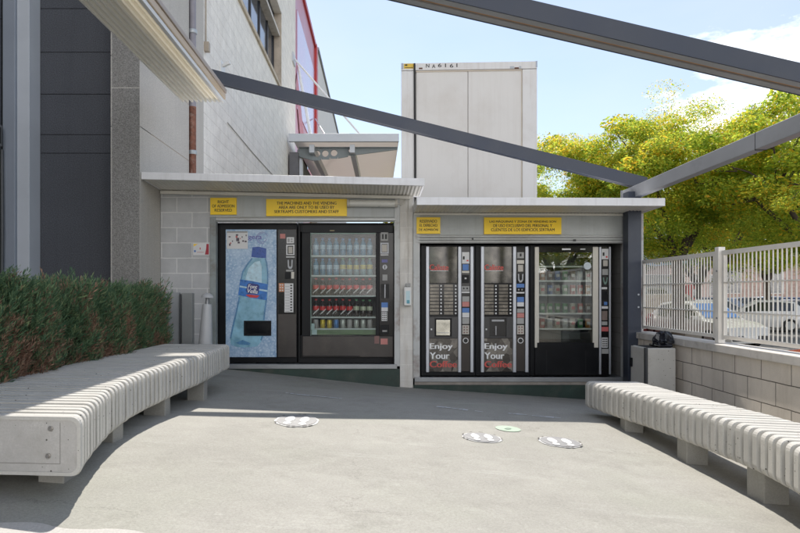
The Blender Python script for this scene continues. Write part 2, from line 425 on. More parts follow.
kb('sill', mat('stained_sill', (.30,.27,.24), .8, var=.2, scale=10), (fx(414.5), fx(640), FAC-.025, FAC+.008, fz(384.5), fz(381.7)))
kb('base_wall', green_base, (XL, fx(399.5), FAC-.02, FAC-.002, -.4, fz(368.7)))
kb('base_wall', green_base, (fx(413.5), fx(640), FAC-.018, FAC-.002, -.6, fz(384.7)))
kb('header_panel', steel_paint, (fx(210.3), fx(399.7), FAC-.012, FAC+.05, fz(217), fz(194)))
kb('header_panel', steel_paint, (fx(415), fx(628), FAC-.012, FAC+.05, fz(235.5), fz(213)))
def shutter(x0, x1, z0, z1, n):
    b_ = MB()
    h = (z1-z0)/n
    for i in range(n):
        z = z0+i*h; P = []
        for k in range(7):
            t = k/6; P.append((FAC-.012-.020*math.sin(math.pi*t), z+h*t))
        vs = [(x, y, zz) for y, zz in P for x in (x0, x1)]
        b_.add(vs, [(2*k, 2*k+1, 2*k+3, 2*k+2) for k in range(6)], True)
    b_.box(x0, x1, FAC-.01, FAC+.02, z0, z1)
    return b_
galv_shutter = mat('shutter_slats', (.50,.51,.50), .38, metal=.35, var=.06, scale=4, dirt=(.25,.22,.18), dirt_amt=.4)
shutter(fx(216.5), fx(396), fz(222), fz(217), 1).build('shutter', galv_shutter, K)
shutter(fx(417), fx(627), fz(243.5), fz(235), 3).build('shutter', galv_shutter, K)
kb('shutter_lock', mat('lock_dark', (.03,.03,.03), .5), (fx(471.5), fx(473), FAC-.045, FAC-.02, fz(240), fz(238.3)))
kb('shutter_lock', MATS['lock_dark'], (fx(572.5), fx(575), FAC-.045, FAC-.02, fz(241.5), fz(239.5)))
kb('jamb', jamb_grey, (fx(210.3), fx(216.3), FAC-.02, FAC+.08, .0, fz(217.2)), bevel=.003)
kb('jamb', rusty_trim, (fx(394.3), fx(399.8), FAC-.025, FAC+.08, fz(366), fz(198)), bevel=.003)
kb('jamb', rusty_trim, (fx(413.2), fx(419.7), FAC-.025, FAC+.08, fz(378), fz(214)), bevel=.003)
kb('jamb', rusty_trim, (fx(623.5), fx(627.5), FAC-.02, FAC+.1, fz(378), fz(236)), bevel=.003)
kb('conduit', pillar_block, (fx(408.6), fx(409.8), FAC-.012, FAC-.002, fz(283), fz(200)))
kb('roof_slab', roof_white, (XL+.01, .5, FAC+.05, FAC+2.2, 2.56, 2.62), (.52, 3.49, FAC+.06, FAC+2.2, 2.26, 2.34))
# canopies
def canopy(x0, x1, zt0, zt1, zb0, zb1, sb0, sb1, yf=7.60, hc=.045):
    r = MB()
    yb = FAC+.04
    r.hexa([(x0,yf,zb0),(x1,yf,zb1),(x1,yf+.03,zb1),(x0,yf+.03,zb0),(x0,yf,zt0),(x1,yf,zt1),(x1,yf+.03,zt1),(x0,yf+.03,zt0)])
    o = r.build('canopy_fascia', roof_white, K, .004)
    t = MB(); e = .03
    t.hexa([(x0+.004,yf+.032,zt0-.055),(x1-.004,yf+.032,zt1-.055),(x1-.004,yb+.4,zt1-.055),(x0+.004,yb+.4,zt0-.055),
            (x0+.004,yf+.032,zt0-.004),(x1-.004,yf+.032,zt1-.004),(x1-.004,yb+.4,zt1-.004),(x0+.004,yb+.4,zt0-.004)])
    t.build('canopy_roof', roof_white, K)
    # ribbed underside: fine folds running back to the wall
    s = MB(); n = int((x1-x0)/.045); rows = []
    for i in range(n*4+1):
        ph = i % 4; x = lerp(x0+.006, x1-.006, i/(n*4)); tt = (x-x0)/(x1-x0)
        dz = (0, 0, .006, .006)[ph]
        rows.append(((x, yf+.032, lerp(zb0,zb1,tt)+.006+dz), (x, yb, lerp(sb0,sb1,tt)+dz)))
    vs = [p for r_ in rows for p in r_]
    s.add(vs, [(2*i,2*i+1,2*i+3,2*i+2) for i in range(len(rows)-1)])
    s.build('soffit', soffit_mat, K)
    c = MB()
    c.hexa([(x0+.005,FAC-.05,sb0-hc),(x1-.14,FAC-.05,sb1-hc),(x1-.14,FAC-.003,sb1-hc),(x0+.005,FAC-.003,sb0-hc),
            (x0+.005,FAC-.05,sb0-.002),(x1-.14,FAC-.05,sb1-.002),(x1-.14,FAC-.003,sb1-.002),(x0+.005,FAC-.003,sb0-.002)])
    c.build('cornice', soffit_mat, K, .004)
    q = MB()
    for x,zt,zb,sb in ((x0,zt0,zb0,sb0),(x1-.022,zt1,zb1,sb1)):
        q.hexa([(x,yf+.031,zb+.002),(x+.02,yf+.031,zb+.002),(x+.02,yb,sb),(x,yb,sb),(x,yf+.031,zt-.003),(x+.02,yf+.031,zt-.003),(x+.02,yb,zt-.003),(x,yb,zt-.003)])
    q.build('canopy_end', roof_white, K)
canopy(XL+.002, .585, 2.660, 2.583, 2.572, 2.494, 2.545, 2.475)
canopy(.49, 3.49, 2.357, 2.345, 2.262, 2.250, 2.252, 2.240, hc=.030)
# seams in the left soffit
kb('fascia_joint', joint_dark, (-.002+fx(300,7.6), fx(300,7.6)+.001, 7.5985, 7.6, 2.53, 2.61))

# ------------------------------------------------------------------ signs, lamp, small wall things
def sign(px0, py0, px1, py1, lines, label, inset=.10, group=None, dz=0.0, lh=.62, ls=None):
    x0,x1,z0,z1 = fx(px0),fx(px1),fz(py1),fz(py0); y = FAC-.032
    t = thing('wall_sign', label, 'sign', ((x0+x1)/2, y, z0))
    b_ = MB(); b_.box(x0,x1,y-.006,y+.019,z0,z1); b_.build('sign_board', sign_yellow, t, .0015)
    n = len(lines); H = (z1-z0)*.74; h = H/n; zc = (z0+z1)/2
    for i,(s,fr) in enumerate(lines):
        w = (x1-x0)*fr; zt = zc+H/2-i*h-h*.10
        text('lettering', s, ((x0+x1)/2-w/2, (x0+x1)/2+w/2, zt-h*.72, zt), y-.0062, ink, t, .014)
    return t
sign(211, 198.2, 237, 215, [('RIGHT',.42),('OF ADMISSION',.86),('RESERVED',.66)], 'small yellow sign left of the long one reading RIGHT OF ADMISSION RESERVED')
sign(266.7, 199.4, 347, 216.4, [('THE MACHINES AND THE VENDING',.74),('AREA ARE ONLY TO BE USED BY',.69),("SERTRAM'S CUSTOMERS AND STAFF",.80)], 'long yellow English sign about who may use the machines')
sign(416.4, 217.6, 440, 234, [('RESERVADO',.72),('EL DERECHO',.74),('DE ADMISIÓN',.80)], 'small yellow Spanish sign reading RESERVADO EL DERECHO DE ADMISIÓN')
sign(483.6, 217.8, 560.6, 234.4, [('LAS MÁQUINAS Y ZONA DE VENDING SON',.86),('DE USO EXCLUSIVO DEL PERSONAL Y',.76),('CLIENTES DE LOS EDIFICIOS SERTRAM',.82)], 'long yellow Spanish sign above the coffee machines')

t = thing('tube_lamp', 'white sealed tube lamp on the header above the drinks machine', 'lamp', (fx(372), FAC-.05, fz(204)))
b_ = MB(); b_.tube([(fx(350),FAC-.065,fz(204)),(fx(395),FAC-.065,fz(204.6))], .045, 14); b_.build('lamp_cover', mat('lamp_plastic', (.72,.71,.66), .3, var=.03), t)
b_ = MB()
for p in (348.6, 396.0): b_.tube([(fx(p-1.2),FAC-.065,fz(204)),(fx(p+1.2),FAC-.065,fz(204))], .052, 14)
b_.box(fx(349), fx(396), FAC-.03, FAC-.012, fz(206), fz(202)); b_.build('end_cap', cream, t)
b_ = MB(); b_.tube([(fx(397.5),FAC-.05,fz(204)),(fx(401),FAC-.04,fz(205)),(fx(404),FAC-.02,fz(203)),(fx(405.5),FAC-.012,fz(199)),(fx(406),FAC-.012,fz(196))], .006, 6); b_.build('cable', cream, t)

t = thing('soap_dispenser', 'white hand sanitiser dispenser mounted on the pale block pillar', 'dispenser', (fx(407.5), FAC-.05, fz(306)))
b_ = MB(); b_.box(fx(403.6), fx(411), FAC-.11, FAC-.002, fz(305.5), fz(287)); b_.build('dispenser_body', white_plastic, t, .012)
b_ = MB(); b_.box(fx(405.6), fx(409.6), FAC-.113, FAC-.109, fz(303), fz(291)); b_.build('level_window', mat('pale_aqua', (.45,.62,.66), .3), t)
b_ = MB(); b_.box(fx(405.2), fx(410), FAC-.115, FAC-.05, fz(286.8), fz(283.5)); b_.build('pump_lever', label_grey, t, .006)
b_ = MB(); b_.box(fx(406.4), fx(409.2), FAC-.114, FAC-.1115, fz(303.4), fz(300)); b_.build('nozzle', mat('teal_plastic', (.08,.30,.38), .4), t)

t = thing('wall_notice', 'small white notice with a red corner stuck on the grey blocks', 'notice', (fx(201), FAC-.004, fz(255)))
b_ = MB(); b_.box(fx(193.2), fx(209.4), FAC-.005, FAC-.001, fz(255.2), fz(243.3)); b_.build('paper', label_white, t)
b_ = MB(); y = FAC-.0065
b_.add([(fx(205),y,fz(254.6)),(fx(208.9),y,fz(254.6)),(fx(208.9),y,fz(244)),(fx(206.6),y,fz(244)),(fx(206.2),y,fz(249))], [(0,1,2,3,4)]); b_.build('red_corner', mat('crimson_print', (.36,.02,.04), .5), t)
b_ = MB(); b_.add([(fx(193.8),y,fz(246.5)),(fx(193.8),y,fz(244)),(fx(198),y,fz(244))], [(0,1,2)]); b_.build('yellow_corner', sign_yellow, t)
b_ = MB(); b_.box(fx(194.2), fx(196), y-.001, y, fz(252.2), fz(250.2)); b_.build('blue_mark', label_blue, t)
b_ = MB(); b_.box(fx(199.8), fx(200.8), y-.001, y, fz(249.6), fz(247.6)); b_.box(fx(197), fx(204), y-.001, y, fz(252.5), fz(252.1)); b_.build('print_mark', label_red, t)

kb('rendered_plinth', mat('grey_render', (.33,.345,.355), .8, var=.06, scale=4, bmp=.1), (XL+.004, fx(180.4), FAC-.05, FAC-.003, -.1, fz(292.5)), bevel=.006)
t = thing('service_box', 'tall narrow grey meter box on the block wall beside the hedge', 'box', (fx(189), FAC-.07, .2))
b_ = MB(); b_.box(fx(184), fx(194.4), FAC-.10, FAC-.002, .19, fz(293)); b_.build('cabinet', mat('grey_cabinet', (.26,.27,.265), .55, var=.08), t, .006)
b_ = MB(); b_.tube([(fx(181.8),FAC-.07,.19),(fx(181.8),FAC-.07,fz(306)),(fx(182.2),FAC-.075,fz(294))], .013, 8); b_.build('pipe', mat('dark_conduit', (.07,.075,.08), .5), t)

cx, cy = fx(204.2, 7.86), 7.86; z0 = zg(cx, cy)
t = thing('ashtray_stand', 'slim tapered grey ashtray stand with a mushroom cap by the left bay', 'ashtray', (cx, cy, z0))
tl = Euler((0, math.radians(2.5), 0)).to_matrix()
grey_zinc = mat('zinc_plastic', (.46,.47,.48), .42, var=.06, scale=8)
MB().lathe([(.16,0),(.16,.02),(.10,.05),(.088,.25),(.074,.55),(.060,.80),(.057,.83),(.05,.845)], (cx,cy,z0), 20, tl).build('body', grey_zinc, t)
MB().lathe([(.026,.83),(.022,.90),(.026,.93)], (cx,cy,z0), 12, tl).build('stem', silver_dark, t)
MB().lathe([(.075,.925),(.073,.94),(.055,.965),(.028,.98),(.004,.985)], (cx,cy,z0), 18, tl).build('cap', grey_zinc, t)
# ------------------------------------------------------------------ vending machines
def R(m, name, px0, py0, px1, py1, d0, d1, mt, bevel=0.0, label=None, y=MAC):
    b_ = MB(); b_.box(gx(px0), gx(px1), y-d1, y-d0, gz(py1), gz(py0))
    o = b_.build(name, mt, m, bevel)
    if label: o['label'] = label
    return o
def RR(m, name, rects, d0, d1, mt, bevel=0.0):
    if name in ('reader_icon','badge','knob','price_tag','drawer_seam','reader_mark') and len(rects) > 1:
        return [RR(m, name, [q], d0, d1, mt, bevel) for q in rects][-1]
    b_ = MB()
    for px0,py0,px1,py1 in rects: b_.box(gx(px0), gx(px1), MAC-d1, MAC-d0, gz(py1), gz(py0))
    return b_.build(name, mt, m, bevel)
def P(m, name, pts, d0, d1, mt):
    b_ = MB(); q = [(gx(a), gz(b)) for a,b in pts]
    ar = sum(q[i][0]*q[(i+1)%len(q)][1]-q[(i+1)%len(q)][0]*q[i][1] for i in range(len(q)))
    if ar < 0: q = q[::-1]
    b_.prism_y(q, MAC-d1, MAC-d0); return b_.build(name, mt, m)
def machine(name, label, px, zb):
    return thing(name, label, 'vending machine', (gx(px), MAC, zb))

# --- bottled water machine with the printed front
M1 = machine('water_vending_machine', 'black vending machine whose front is a blue print of a water bottle', 256, gz(362.5))
R(M1, 'cabinet', 217.2, 223, 297.2, 362.8, -.75, 0, black, .008)
def ice_print():
    m, nt, b, out = new_mat('ice_print')
    v = coords(nt); vo = N(nt, 'ShaderNodeTexVoronoi', Scale=26.0); vo.distance = 'CHEBYCHEV'
    wp = N(nt, 'ShaderNodeTexNoise', Scale=14.0, Detail=6.0); nt.links.new(v, wp.inputs['Vector'])
    ad = nt.nodes.new('ShaderNodeVectorMath'); ad.operation = 'MULTIPLY_ADD'; ad.inputs[1].default_value = (.09,.09,.09)
    nt.links.new(wp.outputs[1], ad.inputs[0]); nt.links.new(v, ad.inputs[2]); nt.links.new(ad.outputs[0], vo.inputs['Vector'])
    c = ramp(nt, vo.outputs['Distance'], [(.0,(.62,.72,.82)),(.25,(.36,.50,.66)),(.55,(.20,.34,.54)),(.8,(.50,.62,.76))])
    n2 = noise(nt, v, 5, 6, .7); c = mixc(nt, ramp(nt, n2, [(.42,0.0),(.66,.75)]), c, (.50,.63,.76))
    nt.links.new(c, b.inputs['Base Color']); b.inputs['Roughness'].default_value = .3; return m
R(M1, 'printed_front', 226, 229.6, 276.6, 357, 0, .02, ice_print(), .003)
bt_mid = mat('print_bottle', (.23,.45,.58), .3, var=.28, scale=9, dirt=(.10,.27,.42), dirt_amt=.6)
bt_light = mat('print_bottle_light', (.45,.64,.74), .3, var=.2, scale=22)
bt_dark = mat('print_bottle_dark', (.08,.22,.40), .3, var=.3, scale=20)
cap_blue = mat('print_cap_blue', (.012,.07,.33), .3, var=.25, scale=30)
lab_blue = mat('print_label_blue', (.02,.16,.50), .3, var=.4, scale=18)
lab_navy = mat('print_label_navy', (.012,.02,.17), .3)
body = [(252,258),(247,264),(242.5,271.5),(240.8,279),(239,297),(236,312),(232.5,326),(230.3,338),(231,344.3),(238,347),(248,347.2),(258,346),(262,340.5),(264.3,326),(266,310),(267.6,298),(268.6,285),(268.6,272),(267.6,263),(266,258)]
P(M1, 'printed_bottle', body, .0202, .0214, bt_mid)
P(M1, 'bottle_highlight', [(255,262),(249,268),(246,278),(246,281),(256,283),(262,283),(262,266),(260,261)], .0216, .0222, bt_light)
b_ = MB()
for pl_ in ([(252,258),(247,264),(242.5,271.5),(240.8,279),(242.2,279.3),(243.8,272.3),(248.2,265.2),(253,259)], [(239,297),(236,312),(232.5,326),(230.3,338),(231.6,338.4),(234,327),(237.4,312.6),(240.6,297.4)],
            [(268.6,285),(268.6,272),(267.6,263),(266,258),(265,259),(266.4,264),(267.2,272),(267.2,285)], [(262,340.5),(263.6,336),(261.8,336),(260.6,340)], [(264.9,320),(266,310),(267.6,298),(266,298),(264.4,310),(263.2,320)],
            [(236,342.5),(243,339.8),(251,343),(249,345),(240,344.4)]):
    q = [(gx(a),gz(b)) for a,b in pl_]; ar = sum(q[i][0]*q[(i+1)%len(q)][1]-q[(i+1)%len(q)][0]*q[i][1] for i in range(len(q)))
    b_.prism_y(q if ar > 0 else q[::-1], MAC-.0226, MAC-.0218)
b_.build('bottle_outline', bt_dark, M1)
P(M1, 'printed_cap', [(252.8,247.4),(259,246.8),(266.6,248.6),(266.4,258.2),(258,257.8),(251.6,257)], .0228, .0238, cap_blue)
P(M1, 'printed_label', [(240.6,279.3),(254,281.4),(268.2,284.3),(266.8,300.2),(252,298),(238.6,295)], .0228, .0238, lab_blue)
P(M1, 'label_band', [(240.2,285.6),(267.8,290.2),(267.6,291.8),(240,287.2)], .0239, .0243, bt_light)
P(M1, 'label_emblem', [(247.6,284.6),(249.4,283),(258.4,284.4),(259.8,286.2),(259,293),(257.2,294.4),(248.4,293.6),(246.6,291.6)], .0244, .0250, lab_navy)
P(M1, 'label_ribbon', [(246,295),(249,294.4),(257,295.2),(259.8,295.6),(257.4,297.8),(250,297.4)], .0244, .0250, ink_red)
text('lettering', 'Font', (gx(248.4),gx(257.6),gz(288.5),gz(284.6)), MAC-.0251, ink_white, M1, .015, -.12, .0006, .2)
text('lettering', 'Vella', (gx(247.8),gx(258),gz(293.2),gz(289)), MAC-.0251, ink_white, M1, .015, -.12, .0006, .2)
text('lettering', 'ligera', (gx(245.5),gx(262),gz(240.8),gz(234.6)), MAC-.0203, mat('violet_print', (.12,.10,.36), .4), M1, .012, 0, .0006)
b_ = MB()
for r0, ph in ((.075,.3),(.058,1.4)):
    pts = [(gx(262.5)+r0*math.cos(a), MAC-.0212, gz(238)+r0*math.sin(a)) for a in [ph+i*.25 for i in range(20)]]
    b_.tube(pts, .0028, 4)
b_.build('printed_swirl', mat('lilac_print', (.30,.26,.55), .4), M1)
RR(M1, 'delivery_flap', [(244.3,320.6,271.6,322.3),(244.3,333.6,271.6,335.6),(244.3,322.3,246,333.6),(270,322.3,271.6,333.6)], .0202, .034, black, .002)
R(M1, 'flap_door', 246, 322.3, 270, 333.6, .0202, .0225, mat('smoked_plastic', (.006,.007,.009), .15))
R(M1, 'selection_panel', 278, 229.4, 296.6, 357, 0, .024, brown_metal, .004)
R(M1, 'panel_glass', 278.6, 230, 296, 314, .0242, .027, black_gloss)
R(M1, 'sticker', 280.4, 234, 285.6, 238.8, .0272, .029, label_pink)
R(M1, 'card_reader', 286.9, 237.4, 294.4, 243.6, .0272, .034, label_white, .002)
RR(M1, 'reader_icon', [(288,238.6,290,242.4),(291,238.6,293,240.2),(291,241,293,242.4)], .0342, .0348, label_grey)
RR(M1, 'display_frame', [(286.6,244.8,294.8,246),(286.6,254.2,294.8,255.2),(286.6,246,287.8,254.2),(293.6,246,294.8,254.2)], .0272, .034, label_white)
R(M1, 'display', 288.8, 247, 292.8, 253.4, .0272, .031, label_beige)
R(M1, 'strip', 286.4, 256.6, 295, 257.6, .0272, .030, label_white)
P(M1, 'coin_slot', [(288,260),(289.2,260),(289.4,266),(290.5,267.2),(291.6,266),(291.8,260),(293,260),(292.8,267),(291.6,269),(289.4,269),(288.2,267)], .0272, .034, silver_dark)
R(M1, 'strip', 286.4, 269.8, 293.4, 271.6, .0272, .030, label_grey)
R(M1, 'coin_return', 285.4, 272.4, 291, 279, .0272, .036, black, .002)
R(M1, 'strip', 291.6, 272, 294.4, 278.6, .0272, .032, cream)
R(M1, 'price_labels', 284.8, 283.4, 293.6, 312.2, .0272, .030, label_white)
b_ = MB()
for i in range(10):
    z = 284.8+i*2.75; b_.box(gx(290.6),gx(292.4),MAC-.033,MAC-.0302,gz(z+1.3),gz(z))
    b_.box(gx(285.4),gx(289.8),MAC-.0308,MAC-.0302,gz(z+1.9),gz(z+1.7))
b_.build('buttons', ink, M1)
R(M1, 'sticker', 279.2, 283.2, 284.4, 291.8, .0272, .029, label_orange)
b_ = MB()
for i in range(2):
    for j in range(3): b_.tube([(gx(280.6+i*2.3),MAC-.0302,gz(284.9+j*2.7)),(gx(280.6+i*2.3),MAC-.0292,gz(284.9+j*2.7))], .010, 8)
b_.build('sticker_icon', label_white, M1)
R(M1, 'kick_plate', 218.4, 358, 296.4, 362, 0, .006, black)
t = thing('paper_notice', 'white paper sheet with small pictures taped on the blue bottle front', 'notice', (gx(237.5), MAC-.022, gz(249)))
R(t, 'paper', 227.2, 231.8, 248.2, 249, .0216, .0226, label_white)
R(t, 'paper_edge', 227.2, 231.4, 247.8, 233.0, .0227, .0231, label_grey)
RR(t, 'printed_picture', [(236.2,234.4,238.6,236),(236.6,238,239.6,241.4),(238,241.8,240.2,243.6),(229,236.4,231,237.6),(242,236.4,243,238),(246,234.8,247,236.4),(242.6,240.4,244.4,242),(245,240.8,247,242.4),(229.4,243.6,231,246),(232.4,240.6,233.4,242)], .0227, .0231, mat('dark_print', (.10,.08,.10), .6))
RR(t, 'red_picture', [(236,236.2,238,237.8),(230.4,242.6,231.6,244),(240.4,238,241,239.4)], .0232, .0235, label_red)

# --- glass fronted drinks machine
M2 = machine('drinks_vending_machine', 'black glass fronted vending machine full of drink bottles', 346, gz(362.5))
b_ = MB(); X0, X1, Z0, Z1 = gx(298), gx(394), gz(362.8), gz(223)
b_.box(X0, X0+.03, MAC, MAC+.75, Z0, Z1); b_.box(gx(378.6), X1, MAC, MAC+.75, Z0, Z1); b_.box(X0+.03, gx(378.6), MAC+.62, MAC+.75, Z0, Z1)
b_.box(X0+.03, gx(378.6), MAC, MAC+.62, Z0, gz(335)); b_.box(X0+.03, gx(378.6), MAC, MAC+.62, gz(232), Z1)
b_.build('cabinet', black, M2, .005)
RR(M2, 'door_frame', [(302,225,393.4,233),(302,233,310.6,336),(375.8,233,379.4,336)], 0, .03, black, .004)
R(M2, 'lower_panel', 302.6, 336, 393.2, 357, 0, .028, brown_metal, .006)
R(M2, 'panel_seam', 303, 355.6, 360, 356.4, .0282, .0288, black)
R(M2, 'kick_plate', 300, 358, 393, 362.6, 0, .012, black_flat)
R(M2, 'glass', 310.6, 233, 375.8, 336, .016, .020, pane)
RR(M2, 'glass_trim', [(310.8,233.2,375.6,234.1),(310.8,234.1,311.4,335.4)], .021, .026, mat('greenish_trim', (.20,.30,.26), .4))
R(M2, 'interior', 304, 233, 378, 335, -.618, -.612, mat('cold_interior', (.025,.036,.042), .5, var=.1))
b_ = MB(); shelves = [255.3, 275.2, 295.6, 316.9, 328.6]
for pz in shelves: b_.box(gx(304.4), gx(378), MAC+.06, MAC+.60, gz(pz)-.010, gz(pz))
b_.build('shelf', mat('grey_green_shelf', (.34,.40,.38), .5), M2)
b_ = MB()
for pz in shelves: b_.box(gx(304.4), gx(378), MAC+.052, MAC+.06, gz(pz)-.018, gz(pz)+.003)
b_.build('shelf_edge', mat('shelf_edge', (.40,.47,.45), .4), M2)
R(M2, 'delivery_chute', 304.4, 329, 378, 334.9, -.55, -.06, mat('green_chute', (.12,.20,.10), .6, var=.3))
R(M2, 'control_panel', 379.4, 233, 393.4, 336, 0, .031, black_gloss, .003)
RR(M2, 'card_reader', [(380.8,232.6,388,241.2)], .0312, .038, label_grey, .003)
RR(M2, 'reader_icon', [(382,234.4,383.6,239.4),(385,234.4,386.8,239.4)], .0382, .0388, ink)
RR(M2, 'display_frame', [(380.4,243,388.6,244.2),(380.4,252.6,388.6,253.8),(380.4,244.2,381.6,252.6),(387.4,244.2,388.6,252.6)], .0312, .038, silver_dark)
R(M2, 'display', 382, 244.8, 387, 252, .0312, .035, label_beige)
R(M2, 'strip', 380.6, 254.6, 388.4, 255.6, .0312, .034, label_white)
R(M2, 'logo_plate', 381.8, 259.6, 387.6, 262.6, .0312, .0335, mat('violet_label', (.10,.10,.30), .4))
b_ = MB(); b_.tube([(gx(384.8),MAC-.031,gz(267.2)),(gx(384.8),MAC-.044,gz(267.2))], .032, 16); b_.build('coin_knob', silver_dark, M2)
R(M2, 'coin_slot', 384.4, 265.6, 385.2, 268.8, .0442, .0448, ink)
R(M2, 'button_plate', 382.4, 274.6, 387.4, 280.6, .0312, .036, label_grey, .002)
R(M2, 'coin_return', 380.8, 284, 389, 298.4, .0312, .033, ink)
R(M2, 'return_bar', 384.4, 284.4, 385.4, 298, .0332, .042, silver_dark)
R(M2, 'sticker', 381.4, 302.4, 387.8, 307.4, .0312, .033, label_blue)
R(M2, 'sticker', 381.4, 307.4, 387.8, 311.2, .0312, .033, label_white)
R(M2, 'keypad', 381.6, 311.8, 387.2, 320.8, .0312, .035, label_white)
b_ = MB()
for i in range(3):
    for j in range(4): b_.tube([(gx(382.7+i*1.7),MAC-.035,gz(313+j*2.15)),(gx(382.7+i*1.7),MAC-.037,gz(313+j*2.15))], .0085, 8)
b_.build('buttons', ink, M2)
R(M2, 'coin_tray', 380.6, 325, 388.8, 334, .0312, .040, black, .003)
R(M2, 'tray_label', 382.4, 330, 387, 331.6, .0402, .041, label_grey)
R(M2, 'sticker', 374.4, 335.8, 379.2, 343.4, .0282, .030, mat('dull_red_label', (.20,.10,.09), .5))
R(M2, 'sticker', 380.6, 338.4, 387.6, 344.2, .0282, .030, label_pink)
RR(M2, 'badge', [(330,230.4,334.6,231.2)], .0302, .031, mat('gold_badge', (.3,.25,.12), .4))
RR(M2, 'price_tag', [(311.6,334.4-11,314.6,334.4-5),(312,329.6,317,334.6)], .005, .014, mat('aqua_card', (.40,.56,.56), .5))

# bottles in rows: one of each kind, then copies
water_mat = mat('blue_water', (.05,.20,.32), .12, var=.2, scale=30, world=False)
water_mat.node_tree.nodes['Principled BSDF'].inputs['Transmission Weight'].default_value = .2
pale_mat = mat('pale_water', (.14,.27,.29), .12, var=.2, scale=30, world=False)
pale_mat.node_tree.nodes['Principled BSDF'].inputs['Transmission Weight'].default_value = .2
cola_mat = mat('cola', (.020,.012,.010), .10, var=.2, world=False)
wlab = mat('water_label', (.30,.44,.52), .4, var=.4, scale=40, world=False)
ylab = mat('lemon_label', (.45,.40,.10), .4, var=.3, scale=40, world=False)
rlab = mat('cola_label', (.60,.03,.03), .4, var=.3, scale=30, world=False)
plab = mat('pale_green_label', (.45,.50,.36), .4, var=.3, scale=30, world=False)
capb = mat('blue_cap', (.05,.20,.45), .4, world=False); capr = mat('red_cap', (.45,.03,.03), .4, world=False); capg = mat('green_cap', (.10,.30,.14), .4, world=False)
def bottle(name, label, cat, body_m, lab_m, cap_m, h=.236, r=.0405, stripe=False):
    t = thing(name, label, cat, (0,0,0))
    MB().lathe([(r*.85,0),(r,.008),(r,h*.30),(r*.93,h*.36),(r,h*.42),(r,h*.60),(r*.8,h*.73),(r*.42,h*.87),(r*.40,h*.92)], (0,0,0), 14).build('bottle_body', body_m, t)
    MB().lathe([(r*1.012,h*.36),(r*1.02,h*.37),(r*1.02,h*.58),(r*1.0,h*.6)], (0,0,0), 14).build('bottle_label', lab_m, t)
    MB().lathe([(r*.46,h*.91),(r*.46,h*.985),(r*.40,h)], (0,0,0), 12).build('cap', cap_m, t)
    if stripe:
        b_ = MB()
        for k in range(7):
            a = -math.pi/2-.9+k*.3; z = h*(.12+.045*k)
            b_.box(math.cos(a)*r*1.03-.006, math.cos(a)*r*1.03+.006, math.sin(a)*r*1.03-.002, math.sin(a)*r*1.03+.002, z, z+h*.06)
        b_.build('stripe', label_white, t)
    return t
def can(name, label, m1):
    t = thing(name, label, 'drink can', (0,0,0)); r = .036
    MB().lathe([(r*.8,0),(r,.008),(r,.105),(r*.85,.115)], (0,0,0), 14).build('can_body', m1, t)
    MB().lathe([(r*.84,.113),(r*.84,.119),(r*.7,.119)], (0,0,0), 12).build('lid', silver, t)
    return t
ORD = ['first','second','third','fourth','fifth','sixth','seventh','eighth','ninth']
protos = {}
def put(kind, make, x, y, z, label, group):
    if kind not in protos:
        protos[kind] = make(); o = protos[kind]; o.location = (x,y,z); o['label'] = label
    else: o = copy_thing(protos[kind], (x,y,z), rnd.uniform(-.55,.55), label, rnd.uniform(.965,1.02))
    o['group'] = group; return o
BX = [316.0+6.72*i for i in range(9)]
mkw = lambda: bottle('water_bottle','-','bottle', water_mat, wlab, capb)
mkp = lambda: bottle('clear_water_bottle','-','bottle', pale_mat, ylab, capg)
mkc = lambda: bottle('cola_bottle','-','bottle', cola_mat, rlab, capr, stripe=True)
mkg = lambda: bottle('soft_drink_bottle','-','bottle', cola_mat, plab, capg)
cans = [('grey_can',label_grey),('yellow_can',mat('yellow_can',(.55,.42,.03),.35,metal=.3,var=.4,scale=30,world=False)),('blue_can',mat('blue_can',(.04,.18,.45),.35,metal=.3,var=.4,scale=30,world=False)),('pale_can',mat('pale_can',(.42,.46,.42),.35,metal=.3,var=.3,scale=30,world=False))]
by = MAC+.115
for r_, (pz, shelf) in enumerate(zip(shelves[:4], ('top','second','third','fourth'))):
    for i, px in enumerate(BX):
        x = (px-VX)/FOC*by; z = gz(pz)+.001
        where = f'{ORD[i]} from the left on the {shelf} shelf of the drinks machine'
        if r_ == 0: put('w', mkw, x, by, z, f'blue tinted water bottle, {where}', 'bottles in the drinks machine')
        elif r_ == 1:
            if i < 4: put('w', mkw, x, by, z, f'blue tinted water bottle, {where}', 'bottles in the drinks machine')
            else: put('p', mkp, x, by, z, f'yellow labelled bottle, {where}', 'bottles in the drinks machine')
        elif r_ == 2 or i < 6: put('c', mkc, x, by, z, f'red labelled cola bottle, {where}', 'bottles in the drinks machine')
        else: put('g', mkg, x, by, z, f'pale labelled dark bottle, {where}', 'bottles in the drinks machine')
for i, px in enumerate(BX):
    k = [0,1,1,2,3,0,3,3,0][i]; nm, mm = cans[k]
    o = put(nm, lambda: can('drink_can','-',mm), (px-VX)/FOC*by, by, gz(shelves[4])+.001, f'{nm.split("_")[0]} drink can, {ORD[i]} from the left on the bottom shelf of the drinks machine', 'cans in the drinks machine')

